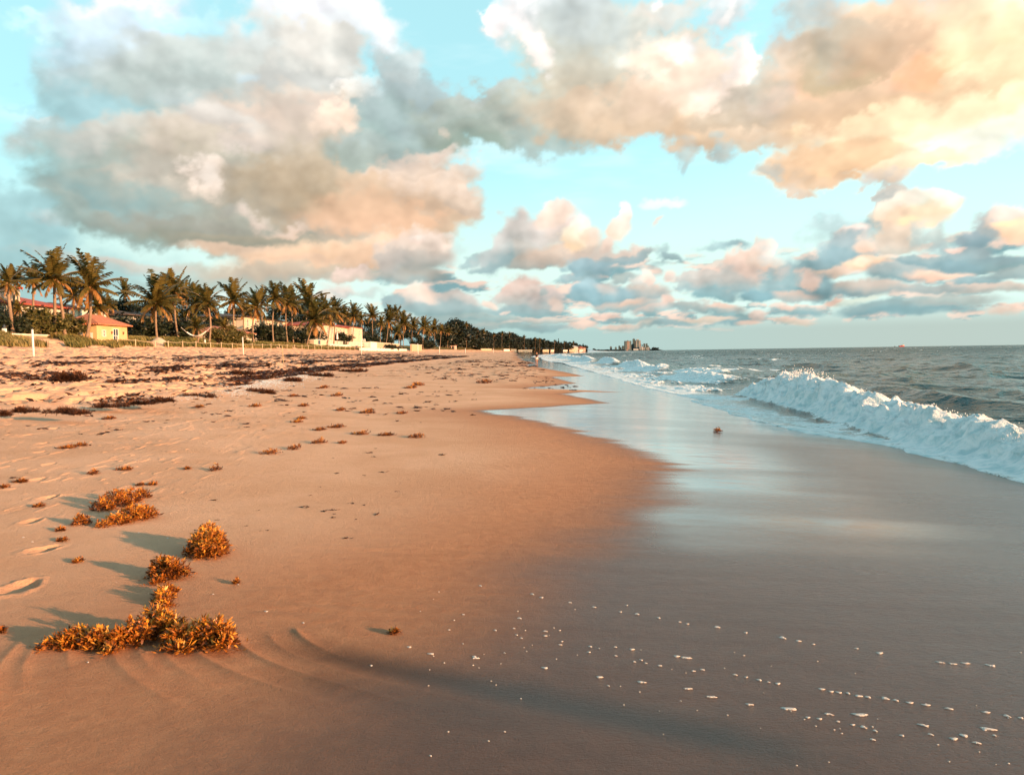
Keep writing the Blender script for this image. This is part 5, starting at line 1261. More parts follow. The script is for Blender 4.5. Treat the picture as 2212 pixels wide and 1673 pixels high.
def tower(lab, z0, z1, top, mat, bands=(), dy=0, deep=None, name='tower_block', wins=0, cap=None):
    x0, x1 = sx(z0), sx(z1); h = (515-top)*U-2; w = x1-x0; dp = deep or w*.8; t = thing(name, lab, 'tower', ((x0+x1)/2, D+60+dy, 0))
    MB().box(-w/2, w/2, 0, dp, 0, h).build('body', mat, t)
    for a, b, m in bands: MB().box(-w/2+w*a, -w/2+w*b, -1.6, -.02, 0, h-1.5).build('facade_strip', m, t)
    if wins:
        m = MB(); n = int(h/6)
        for k in range(1, n): m.box(-w/2+.5, w/2-.5, -.35, -.01, k*6, k*6+1.8)
        m.build('window_band', M_T3, t)
    if cap: MB().box(-w*cap, w*cap, dp*.2, dp*.7, h+.01, h+5).build('roof_plant', M_T2, t)
    return t
tower('broad beige tower with vertical pink and cream strips, left of the tallest', 985, 1165, 240, M_T3, ((0, .27, M_T2), (.29, .36, M_T1), (.38, .62, M_T4), (.64, .68, M_T5), (.70, .82, M_T1), (.84, 1, M_T2)), cap=.06)
tower('tallest tower of the far skyline, dark green glass', 1250, 1312, 185, M_T3, ((0, .3, M_T2),), 90, 20, cap=.14)
tower('cream and brown striped tower in front of the tallest one', 1275, 1410, 232, M_T2, ((.02, .2, M_T1), (.22, .28, M_T5), (.3, .6, M_T2), (.62, .76, M_T1), (.78, .86, M_T5), (.88, 1, M_T4)), -10, cap=.22)
tower('white cap block rising behind the striped tower', 1330, 1392, 195, M_T5, (), 45, 16)
tower('low round shouldered grey block, farthest left of the skyline', 590, 645, 395, M_T2, ((.3, .6, M_T1),), 20, cap=.3)
tower('small dark block second from the left of the skyline', 717, 766, 412, M_T2, (), 0, cap=.3)
tower('slim grey block, left one of the pair before the beige tower', 815, 862, 368, M_T2, ((.55, .9, M_T3),), 0)
tower('low grey block between the slim pair', 864, 906, 412, M_T2, (), 30)
tower('dark grey block, right one of the pair before the beige tower', 910, 968, 370, M_T3, ((.4, .6, M_T2),), 0)
tower('narrow dark block touching the beige tower\'s right side', 1170, 1210, 342, M_T3, (), 30)
tower('stepped grey block left of the tallest tower', 1196, 1250, 320, M_T2, (), 20)
tower('grey block just right of the striped tower', 1414, 1440, 312, M_T2, (), 25)
tower('thin low dark block right of the striped tower', 1460, 1480, 342, M_T3, (), 20)
tower('left one of the twin dark blocks at the skyline\'s right', 1495, 1537, 318, M_T3, ((.6, 1, M_T2),), 0)
tower('right one of the twin dark blocks at the skyline\'s right', 1558, 1604, 318, M_T3, (), 0)
tower('white slab between the twin dark blocks', 1540, 1555, 330, M_T5, (), 20)
tower('low dark domed block at the right end of the skyline', 1606, 1660, 386, M_T2, (), 30, cap=.3)
tower('long low white building at the foot of the striped tower', 1200, 1335, 452, M_T5, (), -40, 20, 'waterfront_building')
tower('pale stepped waterfront building below the twin blocks', 1372, 1470, 405, M_T5, ((.3, .5, M_T2),), -35, 20, 'waterfront_building')
tower('pale low waterfront building at the right end', 1480, 1652, 425, M_T1, ((.25, .4, M_T2), (.6, .75, M_T5)), -35, 20, 'waterfront_building')
tower('dark low waterfront building under the beige tower', 960, 1150, 465, M_T2, ((.2, .5, M_T4),), -45, 20, 'waterfront_building')
for zx, top, w, lab in ((1740, 428, 40, 'large dark tree clump right of the skyline'), (1800, 436, 45, 'dark tree clump in the middle, right of the skyline'), (1855, 440, 30, 'small dark tree clump farthest right of the skyline'), (135, 440, 36, 'lone dark tree clump left of the skyline'), (490, 470, 50, 'low dark tree clump between headland and skyline')):
    t = thing('tree_clump', lab, 'tree', (sx(zx), D+20, 0), zx); h = (515-top)*U; f = link('crown', FARS[0], t); f.scale = (w*U/3.6, w*U/3.6, h/TOPZ[FARS[0].name]*1.05); g = link('trunk', TRK, t); g.scale = (h/10, h/10, h/10)
# ship
D2 = 9000.; x = ray(1947, 750)[0]/ray(1947, 750)[1]*D2
t = thing('cargo_ship', 'small red hulled ship with white bridge on the horizon', 'ship', (x, D2, 0))
m = MB(); L_ = 34; st = [(-L_, .15, 7.5), (-L_*.8, .8, 6.3), (-L_*.3, 1, 5.2), (L_*.4, 1, 5.2), (L_*.85, .9, 5.6), (L_, .55, 6)]
for xx, wf_, zt in st: m.v += [(xx*(.90 if xx < 0 else .98), -7*wf_*.7, -1), (xx, -8*wf_, zt+6), (xx, 8*wf_, zt+6), (xx*(.90 if xx < 0 else .98), 7*wf_*.7, -1)]
m.f = [(k*4+j, k*4+(j+1) % 4, k*4+4+(j+1) % 4, k*4+4+j) for k in range(len(st)-1) for j in range(4)]+[(0, 3, 2, 1), tuple(len(m.v)-4+j for j in range(4))]
m.build('hull', simple('red hull paint', (.55, .06, .05), .5, .1, .1), t)
b = MB().box(L_*.35, L_*.85, -6, 6, 11, 24).build('bridge', M_PAINT, t); MB().box(L_*.36, L_*.84, -6.12, -6.01, 18, 20).build('window_band', M_GLASS, b); MB().box(L_*.5, L_*.62, -2, 2, 24.01, 30).build('funnel', M_T3, b)
MB().box(-L_*.1, L_*.2, -5, 5, 11, 17).build('deckhouse', M_T4, t); MB().tube([(-L_*.15, 0, 11), (-L_*.15, 0, 27)], .8, 6).build('mast', M_T2, t)
x = ray(1932.6, 750)[0]/ray(1932.6, 750)[1]*D2; t = thing('work_boat', 'tiny dark boat just left of the red ship', 'boat', (x, D2, 0))
m = MB(); m.v = [(-10, 0, 5), (-6, -4, 4), (9, -4, 4), (9, 4, 4), (-6, 4, 4), (-7, 0, -1), (-5, -3, -1), (8, -3, -1), (8, 3, -1), (-5, 3, -1)]; m.f = [(0, 1, 2, 3, 4), (9, 8, 7, 6, 5), (0, 5, 6, 1), (1, 6, 7, 2), (2, 7, 8, 3), (3, 8, 9, 4), (4, 9, 5, 0)]
m.build('hull', M_T3, t); MB().box(-2, 5, -2.5, 2.5, 4.01, 9).build('cabin', M_T2, t)
# ---------------------------------------------------------------- sargassum weed
def weedmat():
    t = NT('sargassum'); tone = t.attr('tone'); p = t.pos(); n = t.noise(p, 60, 3, .6)
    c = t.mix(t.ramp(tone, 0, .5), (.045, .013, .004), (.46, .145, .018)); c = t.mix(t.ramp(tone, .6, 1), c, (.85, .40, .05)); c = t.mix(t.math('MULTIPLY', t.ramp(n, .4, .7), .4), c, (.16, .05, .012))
    b = t.bsdf(Base__Color=c, Roughness=.42); tr = t.n('ShaderNodeBsdfTranslucent', Color=c); mx = t.n('ShaderNodeMixShader', i0=.25, i1=b.outputs[0], i2=tr.outputs[0]); t.t.links.new(mx.outputs[0], t.out.inputs[0]); return t.m
M_WEED = weedmat(); M_WRACK = leafmat('dried wrack', (.030, .012, .008), (.085, .032, .014), (.22, .085, .03), .1, .6)
def weed_mesh(name, lobes, n, leaf, seed, mat, flat=.55, tonebase=.5, seg=3):
    """lobes: (x, y, rx, ry, h); sprigs of curved pointed blades heaped over each lobe"""
    r = random.Random(seed); V = []; F = []; T = []
    tot = sum(l[2]*l[3] for l in lobes)
    def blade(p, d, L, w, tone):
        up = Vector((r.gauss(0, .5), r.gauss(0, .5), 1)); s = d.cross(up).normalized(); u = s.cross(d).normalized(); k = len(V); cur = r.uniform(-.5, .7)
        prof = (.25, 1., .75, 0.) if seg == 3 else (.6, 0.)
        m = len(prof)-1; q = p.copy()
        for i, a in enumerate(prof):
            e = q+u*cur*L*(i/m)**2*.6
            if a > 0: V.append(e-s*w*a+u*w*.25*a); V.append(e+s*w*a+u*w*.25*a); T.extend([tone, tone])
            else: V.append(e); T.append(min(1, tone+.15))
            q = q+d*(L/m)
        for i in range(m-1): F.append((k+2*i, k+2*i+1, k+2*i+3, k+2*i+2))
        F.append((k+2*(m-1), k+2*(m-1)+1, k+2*m))
    for (lx, ly, rx, ry, h) in lobes:
        c = int(n*rx*ry/tot)
        for _ in range(c):
            a = r.uniform(0, 6.283); q = math.sqrt(r.random()); x = lx+rx*q*math.cos(a)*(1+.25*math.sin(3*a+seed)); y = ly+ry*q*math.sin(a)*(1+.25*math.cos(4*a+seed))
            top = h*(1-q**2.2)**.6; z = top*r.random()**.6
            hd = Vector((math.cos(a)*q+r.gauss(0, .6), math.sin(a)*q+r.gauss(0, .6), r.random()*1.2-q*.5)).normalized(); p = Vector((x, y, max(.004, z)))
            tone = min(1, max(0, tonebase+.75*(z/(h+.001)-.5)+r.gauss(0, .30)))  # blades darken low in the heap: shade among them put into the tone
            for b in range(r.randint(3, 5)):
                d = (hd+Vector((r.gauss(0, .7), r.gauss(0, .7), r.gauss(0, .4)))).normalized()
                if p.z < .02 and d.z < 0: d.z = abs(d.z)
                blade(p, d, leaf*r.uniform(.6, 1.25), leaf*r.uniform(.13, .21), min(1, max(0, tone+r.gauss(0, .12)))); p = p+hd*leaf*.22
    if seg == 3 and n > 140:
        for (lx, ly, rx, ry, h) in lobes:
            for _ in range(7):
                a = r.uniform(0, 6.283); p = Vector((lx+rx*.8*math.cos(a), ly+ry*.8*math.sin(a), .02)); hd = Vector((math.cos(a+r.gauss(0, .5)), math.sin(a+r.gauss(0, .5)), .05)).normalized()
                for j in range(r.randint(3, 6)):
                    for b in range(2): blade(p, (hd+Vector((r.gauss(0, .5), r.gauss(0, .5), abs(r.gauss(0, .3))))).normalized(), leaf*r.uniform(.5, .9), leaf*.12, min(1, max(0, r.gauss(.5, .2))))
                    p = p+hd*leaf*.55; p.z = max(.008, p.z*.8); hd = (hd+Vector((r.gauss(0, .25), r.gauss(0, .25), 0))).normalized()
    me = bpy.data.meshes.new(name); me.from_pydata([tuple(v) for v in V], [], F); me.materials.append(mat)
    at = me.attributes.new('tone', 'FLOAT', 'POINT'); at.data.foreach_set('value', T); me.update(); return me
def ground_at(X, Y):
    d = ray(X, Y); z = .4
    for k in range(5):
        t = (EYE-z)/-d[2]; z = gz(d[0]*t, d[1]*t, k > 2)
    t = (EYE-z)/-d[2]; return Vector((d[0]*t, d[1]*t, z)), t
def weed(label, X, Y, lobes, h, n, leaf=.03, seed=1, tone=.5, mat=None, name='seaweed_clump', group='seaweed clumps on the lower beach'):
    """lobes in picture units about X, Y: (dx, dy, half width, half depth, relative height)"""
    o, t = ground_at(X, Y); L = []
    for (dx, dy, rx, ry, hh) in lobes:
        g, _ = ground_at(X+dx, Y+dy); g2, _ = ground_at(X+dx, Y+dy+max(ry, 2)); L.append((g.x-o.x, g.y-o.y, rx*t/FPX, max(rx*t/FPX*.28, abs(g2.y-g.y)*.62), hh*h*1.4))
    me = weed_mesh('seaweed', L, n, leaf, seed, mat or M_WEED, tonebase=tone)
    return link(name, me, None, o, label=label, category='seaweed', group=group)
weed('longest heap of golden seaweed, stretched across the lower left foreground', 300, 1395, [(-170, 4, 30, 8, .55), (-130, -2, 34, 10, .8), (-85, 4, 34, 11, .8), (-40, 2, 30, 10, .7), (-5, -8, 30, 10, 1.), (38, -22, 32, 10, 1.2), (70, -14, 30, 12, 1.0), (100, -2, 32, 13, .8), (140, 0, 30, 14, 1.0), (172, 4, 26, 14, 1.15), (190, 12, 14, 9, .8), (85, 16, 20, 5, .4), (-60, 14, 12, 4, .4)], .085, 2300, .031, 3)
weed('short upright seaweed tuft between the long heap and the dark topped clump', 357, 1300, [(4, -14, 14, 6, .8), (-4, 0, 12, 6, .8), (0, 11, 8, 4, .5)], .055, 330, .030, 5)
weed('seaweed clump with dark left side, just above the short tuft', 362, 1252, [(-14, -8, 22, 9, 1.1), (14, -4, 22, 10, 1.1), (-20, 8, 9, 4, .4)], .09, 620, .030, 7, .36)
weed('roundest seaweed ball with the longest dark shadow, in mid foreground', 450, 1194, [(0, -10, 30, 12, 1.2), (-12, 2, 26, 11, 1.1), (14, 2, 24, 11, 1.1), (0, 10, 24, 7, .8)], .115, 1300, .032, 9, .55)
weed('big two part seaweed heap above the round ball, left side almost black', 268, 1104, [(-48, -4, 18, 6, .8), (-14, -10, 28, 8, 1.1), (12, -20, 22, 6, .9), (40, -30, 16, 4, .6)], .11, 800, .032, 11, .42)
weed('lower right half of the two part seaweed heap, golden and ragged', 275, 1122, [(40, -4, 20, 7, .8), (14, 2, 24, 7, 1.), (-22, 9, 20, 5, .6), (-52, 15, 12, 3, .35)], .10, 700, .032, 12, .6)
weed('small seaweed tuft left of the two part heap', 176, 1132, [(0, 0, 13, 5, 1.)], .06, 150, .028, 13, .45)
SM = '''
168 1214 12 5|small reddish scrap beside the thin swash line
131 1146 12 3|flat dark red scrap left of the small tuft
136 1168 12 2|thin scrap under the flat dark red one
85 1094 15 4|dark red scrap between two footprints
45 1041 20 4|flat brown weed strip near the left border
8 1054 16 4|brown weed strip cut by the left border
330 1047 14 4|pale sprig above the two part heap, right one
304 1048 8 3|pale sprig above the two part heap, left one
203 1024 12 8|little upright tuft left of the flat red strip
272 1015 22 5|flat reddish strip right of the little upright tuft
465 1016 17 9|dark tuft with a thin stalk shadow left of it
405 1013 6 2|tiny speck at the end of the dark tuft's shadow
583 980 34 9|wide golden clump at the left end of the golden row
637 970 18 10|upright golden clump second in the golden row
690 957 22 8|golden clump third in the golden row
740 957 10 3|tiny golden scrap right of the third golden clump
727 923 28 6|golden brown clump above the golden row
690 929 18 5|small clump just left of the golden brown one
780 938 26 6|brown weed piece with twigs right of the golden brown clump
835 940 26 3|thin twiggy weed left of the red brown clump
899 945 26 7|red brown clump farthest right in the middle distance
642 912 14 4|brown scrap upper left of the golden brown clump
795 892 22 6|brown clump in the upper middle of the lower beach
736 886 12 4|brown scrap left of the upper middle clump
650 905 9 3|tiny brown scrap in the upper middle
868 893 14 3|thin brown scrap right of the upper middle clump
655 877 14 5|reddish clump near the shell patch
728 855 14 4|dark red clump under the shell patch
634 856 10 3|small dark clump under the shell patch's left end
890 838 18 5|dark clump on the smooth upper sand
905 832 16 4|dark clump just behind the one on the smooth upper sand
1048 827 24 5|dark weed heap near the first water tongue
700 838 14 3|flat dark piece beside the shell patch
552 878 14 3|brown scrap left of the reddish clump
430 880 16 3|brown scrap below the wrack line
175 963 22 4|reddish strip in the far left sand
145 968 26 4|brown strip left of the reddish one
235 905 14 3|dark scrap left below the wrack line
1550 932 9 5|lone orange clump lying on the mirror wet sand
853 1368 8 6|single orange scrap in the middle of the foreground
2 1366 6 7|reddish clump cut by the left border in the foreground
510 1260 3 2|tiny weed bit right of the dark sided clump
'''
r_small = random.Random(5)
for k, ln in enumerate(SM.strip().splitlines()):
    a, lab = ln.split('|'); X, Y, rx, ry = map(float, a.split()); o, t = ground_at(X, Y); lf = max(.026, .0028*t)
    weed(lab, X, Y, [(-rx*.25, 0, rx*.5, ry*.32, .55), (rx*.2, -ry*.1, rx*.42, ry*.35, 1.), (rx*.05, 0, rx*.3, ry*.2, .8)], max(.018, min(rx*.6, ry*.8)*t/FPX*r_small.uniform(.7, 1.3)), int(30+min(rx, 26)*3.5), lf*.85, 20+k, (.42, .22, .32)[k % 3])
# bigger mats lying on the wrack line
MATS = '''
428 858 42 7 dark weed mat at the end of the long wrack line
355 866 26 6 reddish mat left of the end mat
300 872 30 6 brown mat on the wrack line behind the end mats
240 878 34 7 long brown mat in the middle of the wrack line
190 884 26 6 reddish mat left of the long brown mat
130 890 30 5 narrow mat below the wrack line's left part
160 893 34 4 thin mat in front of the narrow one
60 888 28 6 mat near the left border on the wrack line
10 896 26 6 reddish mat cut by the left border
560 846 30 5 mat among white shells, left one
575 850 18 4 mat among white shells, right one
640 822 26 5 dark mat above the shell patch
690 812 34 6 long dark mat above the shell patch
760 803 40 6 longest dark mat on the far wrack line
520 806 26 5 dark mat lying in trodden sand
390 798 44 6 dark mat below the far dark band
150 820 34 5 mat in the trodden sand on the left
230 798 40 4 thin mat in the far trodden sand on the left
440 783 60 5 broad far dark mat behind the others
300 780 60 4 broad far dark mat on the left
60 785 50 4 far dark mat near the left border
560 785 40 4 far dark mat right of the broad ones
'''
for k, ln in enumerate(MATS.strip().splitlines()):
    a = ln.split(); X, Y, rx, ry = map(float, a[:4]); lab = ' '.join(a[4:]); o, t = ground_at(X, Y); lf = max(.05, .0035*t); W_ = rx*t/FPX*.85; r = random.Random(k)
    L = [(r.uniform(-.8, .8)*W_, r.uniform(-.4, .4)*W_, W_*r.uniform(.2, .42), W_*r.uniform(.14, .3), r.uniform(.5, 1.)) for _ in range(7)]
    me = weed_mesh('seaweed', [(a_, b_, c_, d_, e_*.10) for a_, b_, c_, d_, e_ in L], 520, lf, 70+k, M_WRACK, tonebase=.48, seg=2)
    link('seaweed_mat', me, None, o+Vector((0, 0, -.02)), label=lab, category='seaweed', group='dark seaweed mats of the wrack line')
def litter():
    r = np.random.RandomState(9); n = 190000
    y = 14+(240-14)*r.rand(n)**1.6; s = -9-29*r.rand(n)**1.2; x = s+coast(y); bx = berm_x(y)
    pn = fbm(x*.42, y*.16, o=5, seed=301, g=.6); fine = fbm(x*2.0, y*1.1, o=4, seed=302, g=.6)
    bands = .16*np.exp(-((x-bx+.9)/1.0)**2)+.11*np.exp(-((s+14.6)/1.3)**2)+.13*np.exp(-((s+20)/2.4)**2)+.04*np.exp(-((s+31)/4)**2)
    f = pn*.75+fine*.35+bands; k = (f > .155+.12*r.rand(n)) & (x < bx+.3) & (s > -38); k |= (r.rand(n) < .02) & (x < bx+.3)
    x, y = x[k], y[k]; n = len(x); z = ground_z(x, y, True)+.03; sz = np.clip(.0045*y, .06, .5)*(.6+.8*r.rand(n))
    V = []; T = []
    for b in range(2):
        a = r.rand(n)*6.28; dx, dy = np.cos(a)*sz, np.sin(a)*sz; up = (.15+.6*r.rand(n))*np.minimum(sz, .16); w = .28
        V.append(np.stack([np.stack([x-dx, y-dy, z], 1), np.stack([x+dy*w, y-dx*w, z+up*.7], 1), np.stack([x+dx, y+dy, z+up], 1), np.stack([x-dy*w, y+dx*w, z+up*.1], 1)], 1).reshape(-1, 3))
        T.append(np.repeat(np.clip(.4+.28*r.randn(n), 0, 1), 4))
    V = np.concatenate(V); link('seaweed_litter', mesh_np('seaweed_litter', V, np.arange(len(V)).reshape(-1, 4), [M_WRACK], dict(tone=np.concatenate(T))), kind='stuff', label='dark dried seaweed strewn over the trodden upper beach', category='seaweed')
    # scraps on the far lower beach near the walker, and crumbs on the near sand
    n = 900; y = 34+(150-34)*r.rand(n)**1.2; s = -11+14*r.rand(n); x = s; k = fbm(x*.5, y*.16, o=4, seed=305) > .06; x, y = x[k], y[k]
    n = 620; y2 = 6.5+26*r.rand(n)**1.7; x2 = berm_x(y2)*r.rand(n)**.8-1.2*r.rand(n)-.3; k = (vn(x2*.5, y2*.5, seed=307) > .38) & (x2 > berm_x(y2)); x = np.append(x, x2[k]); y = np.append(y, y2[k]); n = len(x); z = ground_z(x, y, True); sz = np.where(y < 34, .0042*y, np.clip(.0035*y, .1, .45))*(.35+r.rand(n)**2); V = []
    for b in range(5):
        a = r.rand(n)*6.28; dx, dy = np.cos(a)*sz, np.sin(a)*sz; up = (.1+.3*r.rand(n))*sz; w = .3; ox, oy = r.randn(n)*sz*.5, r.randn(n)*sz*.5
        V.append(np.stack([np.stack([x+ox-dx, y+oy-dy, z-.01], 1), np.stack([x+ox+dy*w, y+oy-dx*w, z+up*.7], 1), np.stack([x+ox+dx, y+oy+dy, z+up], 1), np.stack([x+ox-dy*w, y+oy+dx*w, z], 1)], 1).reshape(-1, 3))
    V = np.concatenate(V); link('seaweed_scraps', mesh_np('seaweed_scraps', V, np.arange(len(V)).reshape(-1, 4), [M_WRACK], dict(tone=np.clip(.35+.2*np.repeat(r.randn(len(V)//4), 4), 0, 1))), kind='stuff', label='small dark seaweed scraps on the damp sand by the walker', category='seaweed')
litter()
# ---------------------------------------------------------------- froth flecks, shells
M_FROTH = simple('sea froth', (.80, .74, .68), .5, .25, 120, bump=.003); M_SHELL = simple('shell', (.85, .80, .72), .5, .1, 40)
FR = '''1038 1265 5 1150 1283 6 1170 1290 5 1231 1301 5 1283 1311 6 1354 1307 3 1376 1326 6 1340 1321 4 1423 1334 5 1468 1343 4 1485 1347 4 1549 1354 7 1611 1366 4 1690 1377 8 1725 1384 6 1757 1391 4
1001 1327 4 1122 1335 6 1070 1361 4 1110 1357 4 1178 1363 6 1178 1373 5 1116 1371 4 1126 1378 4 1210 1392 5 1209 1361 3 1214 1385 3 1272 1408 5 1275 1396 5 1329 1397 4 1294 1400 3 1365 1402 6 1385 1425 5 1330 1416 4 1370 1429 4 1395 1432 4 1425 1437 5
1482 1420 13 1462 1417 7 1517 1446 6 1498 1449 5 1588 1457 6 1612 1462 4 1640 1468 6 1660 1473 4 1680 1476 6 884 1397 6 930 1412 9 1028 1421 9 1025 1418 6 802 1437 4 1177 1442 8 1295 1462 8 1314 1481 4
1386 1473 11 1486 1487 10 1537 1505 12 1619 1521 9 1705 1530 18 1790 1542 10 1857 1543 17 1745 1549 5 1770 1552 6 1810 1558 4 1842 1565 5 1865 1570 7 1890 1578 5 1993 1566 12 1885 1597 6 1948 1588 5 2010 1586 6 2082 1588 8 2060 1595 8 2134 1574 16 2148 1588 4 2110 1604 9
1775 1488 7 1795 1493 5 1812 1495 7 1832 1497 5 1855 1503 8 1875 1505 6 1912 1508 8 1935 1512 6 1965 1517 8 2000 1522 10 2050 1530 9 2130 1538 9 2175 1546 7 2205 1550 5 930 1632 4 968 1580 3 1090 1580 3 1055 1600 3
2030 1430 9 2058 1433 9 2085 1432 9 2140 1437 10 1900 1410 7 1850 1400 5 970 1360 3 1000 1390 3 1090 1410 3 575 1320 5 514 1262 4 460 1283 3 655 1345 4 50 1160 3 70 1170 3 120 1390 3 190 1430 3 300 1150 3 362 1162 3'''
def froth():
    a = list(map(float, FR.split())); pts = [(a[i], a[i+1], a[i+2]) for i in range(0, len(a)-2, 3)]; r = random.Random(4); bm = bmesh.new()
    def fleck(x, y, z, L, W, ang):
        c = bmesh.ops.create_icosphere(bm, subdivisions=2, radius=1)['verts']; h = .0025+W*.12; ph = r.uniform(0, 6)
        for v in c:
            k = 1+.22*math.sin(3*math.atan2(v.co.y, v.co.x)+ph)+.13*math.sin(7*math.atan2(v.co.y, v.co.x)+2*ph); p = Vector((v.co.x*L*k, v.co.y*W*k+.25*W*math.sin(v.co.x*2+ph), max(-.25, v.co.z)*h*(1+.25*math.sin(v.co.x*9+ph)*math.cos(v.co.y*8))))
            v.co = Vector((x+p.x*math.cos(ang)-p.y*math.sin(ang), y+p.x*math.sin(ang)+p.y*math.cos(ang), z+p.z))
    for X, Y, s in pts:
        o, t = ground_at(X, Y); L = s*t/FPX*.82; W = L*r.uniform(.5, .8) if s < 9 else L*r.uniform(.3, .42)
        fleck(o.x, o.y, o.z+.001, L, W, -.45+r.uniform(-.25, .25))
        if s > 8:
            for _ in range(3): fleck(o.x+r.uniform(-1, 1)*L*.7, o.y-r.uniform(-.5, .5)*L*.6, o.z+.001, L*.28, L*.2, r.uniform(-1, 1))
    for _ in range(70):
        X = r.uniform(850, 2212); Y = 1290+.27*(X-1000)*r.uniform(.4, 1.1)+r.uniform(-20, 200)
        if Y > 1670 or Y < 1240: continue
        o, t = ground_at(X, Y); L = r.uniform(1.0, 2.2)*t/FPX; fleck(o.x, o.y, o.z+.0005, L, L*.7, r.uniform(-1, 1))
    me = bpy.data.meshes.new('froth'); bm.to_mesh(me); bm.free(); me.materials.append(M_FROTH); me.polygons.foreach_set('use_smooth', [True]*len(me.polygons)); link('froth', me, kind='stuff', label='scattered white froth flecks left on the dark wet sand', category='froth')
    r = np.random.RandomState(12); n = 3400; q = r.rand(n); y = np.where(q < .55, 15+30*r.rand(n), 36+14*r.randn(n)*.5); bx = berm_x(y); x = bx+.35+np.where(q < .55, .35, .95)*r.randn(n)*.7
    k = (vn(y*.5, y*0, seed=611) > .3) | (q > .55); k &= (y > 13); x, y = x[k], y[k]; n = len(x); z = ground_z(x, y, True)+.006; s = np.clip(.0011*y, .014, .06)*(.5+r.rand(n)); a = r.rand(n)*6.28
    c = np.array([(1, 0, 0), (0, .7, .0), (-1, 0, 0), (0, -.7, 0), (0, 0, .45)]); V = []
    for cx, cy, cz in c: V.append(np.stack([x+s*(cx*np.cos(a)-cy*np.sin(a)), y+s*(cx*np.sin(a)+cy*np.cos(a)), z+s*cz-.002], 1))
    V = np.stack(V, 1).reshape(-1, 3); b = np.arange(n)[:, None]*5; F = np.concatenate([b+np.array([[i, (i+1) % 4, 4]]) for i in range(4)])
    link('shells', mesh_np('shells', V, F, [M_SHELL]), kind='stuff', label='band of small white shells along the wrack line', category='shells')
froth()
# ---------------------------------------------------------------- spray over the breaker
def spray():
    r = random.Random(6); bm = bmesh.new()
    def drop(p, s):
        c = bmesh.ops.create_icosphere(bm, subdivisions=1, radius=s)['verts']; k = r.uniform(1, 2.2)
        for v in c: v.co = Vector((v.co.x, v.co.y, v.co.z*k))+p
    for cx, n, amp in ((26.0, 90, .36), (27.6, 160, .42), (29.2, 130, .40), (30.3, 70, .25), (23.5, 60, .14), (21, 70, .14), (18, 90, .14), (16, 90, .14), (14, 110, .16), (12.4, 110, .16), (11, 90, .15)):
        for j in range(n//5):
            y0 = cx+r.gauss(0, .7); x0 = float(np.interp(y0, CR[:, 0], CR[:, 1]))+r.uniform(-.35, .3); z0 = float(np.interp(y0, CR[:, 0], CR[:, 2]))*r.uniform(.9, 1.05)+.12; d = Vector((r.uniform(-.5, .3), r.uniform(-.6, .6), r.uniform(.5, 1.2)))*amp*r.uniform(.4, 1)
            for q in range(9):
                f = q/8; p = Vector((x0, y0, z0))+d*f*1.1+Vector((0, 0, -amp*.25*f*f))+Vector((r.gauss(0, .025), r.gauss(0, .04), r.gauss(0, .02))); drop(p+Vector((r.gauss(0, .05), r.gauss(0, .07), r.gauss(0, .05))), r.uniform(.005, .015)*(1.15-f*.5)*(y0/24+.35))
    me = bpy.data.meshes.new('spray'); bm.to_mesh(me); bm.free(); me.materials.append(simple('spray', (.86, .86, .85), .4, .05)); me.polygons.foreach_set('use_smooth', [True]*len(me.polygons))
    link('spray', me, kind='stuff', label='white droplets thrown up from the crest of the breaking wave', category='spray')
spray()
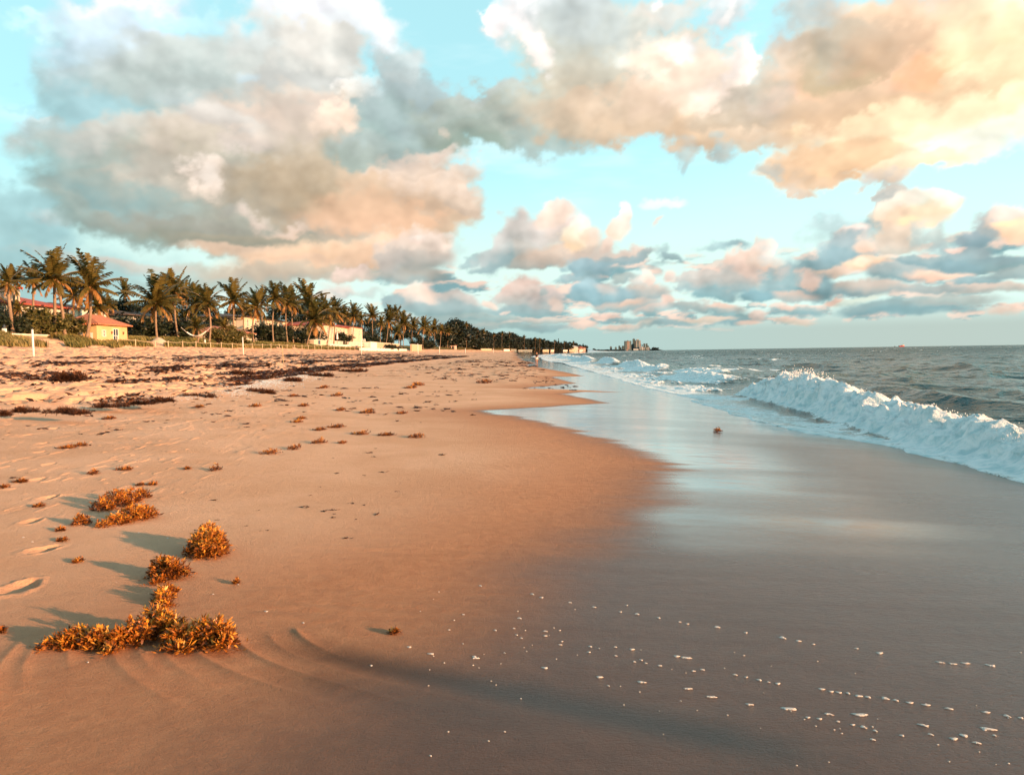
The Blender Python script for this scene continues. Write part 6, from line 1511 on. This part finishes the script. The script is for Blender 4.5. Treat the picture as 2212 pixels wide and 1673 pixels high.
# ---------------------------------------------------------------- the walker
def person():
    y = 115.; x = ray(1159.5, 775)[0]/ray(1159.5, 775)[1]*y; z = gz(x, y, True)
    skin = simple('skin', (.55, .26, .15), .5, .1); shorts = simple('white cloth', (.80, .76, .68), .85, .1); top = simple('dark top', (.025, .03, .03), .85, .2); hair = simple('dark brown hair', (.06, .03, .015), .5, .3)
    t = thing('person', 'woman with long dark hair, dark top and white shorts walking at the water\'s edge', 'person', (x, y, z), 0)
    def skinmesh(name, pts, edges, rad, mat, sub=2):
        me = bpy.data.meshes.new(name); me.from_pydata(pts, edges, []); o = link(name, me, t); s = o.modifiers.new('skin', 'SKIN'); s.use_smooth_shade = True; sl = me.skin_vertices[0].data
        for i, q in enumerate(rad): sl[i].radius = (q, q) if not isinstance(q, tuple) else q
        sl[0].use_root = True; u = o.modifiers.new('sub', 'SUBSURF'); u.levels = u.render_levels = sub; me.materials.append(mat); return o
    P = [(0, 0, .92), (0, 0, 1.08), (0, .0, 1.30), (0, 0, 1.44), (0, 0, 1.50), (0, -.01, 1.60), (0, -.01, 1.69),
         (-.09, 0, .88), (-.11, -.06, .48), (-.11, .05, .08), (-.11, -.08, .03), (.09, 0, .88), (.10, -.02, .48), (.10, .10, .10), (.10, -.02, .04),
         (-.17, 0, 1.40), (-.24, .03, 1.13), (-.22, -.10, .93), (-.22, -.13, .84), (.17, 0, 1.40), (.25, -.02, 1.15), (.16, -.20, 1.12), (.08, -.24, 1.15)]
    E = [(0, 1), (1, 2), (2, 3), (3, 4), (4, 5), (5, 6), (0, 7), (7, 8), (8, 9), (9, 10), (0, 11), (11, 12), (12, 13), (13, 14), (3, 15), (15, 16), (16, 17), (17, 18), (3, 19), (19, 20), (20, 21), (21, 22)]
    R = [.13, .115, .13, .09, .05, .095, .07, .085, .06, .038, .035, .085, .06, .038, .035, .05, .038, .028, .03, .05, .038, .028, .03]
    skinmesh('body', P, E, R, skin)
    skinmesh('top', [(0, 0, 1.0), (0, 0, 1.2), (0, 0, 1.38), (-.16, 0, 1.40), (-.22, .02, 1.22), (.16, 0, 1.40), (.23, 0, 1.24)], [(0, 1), (1, 2), (2, 3), (3, 4), (2, 5), (5, 6)], [.17, .165, .165, .085, .07, .085, .07], top)
    skinmesh('shorts', [(0, 0, .97), (0, 0, .90), (-.10, 0, .80), (-.115, -.02, .62), (.10, 0, .80), (.11, -.01, .62)], [(0, 1), (1, 2), (2, 3), (1, 4), (4, 5)], [.165, .175, .125, .115, .125, .115], shorts)
    skinmesh('hair', [(0, .02, 1.72), (0, .06, 1.64), (0, .10, 1.50), (.0, .12, 1.30), (-.08, .03, 1.62), (-.10, .04, 1.44), (.08, .03, 1.62), (.10, .05, 1.46)], [(0, 1), (1, 2), (2, 3), (1, 4), (4, 5), (1, 6), (6, 7)], [.09, .10, .10, .06, .05, .035, .05, .035], hair)
person()
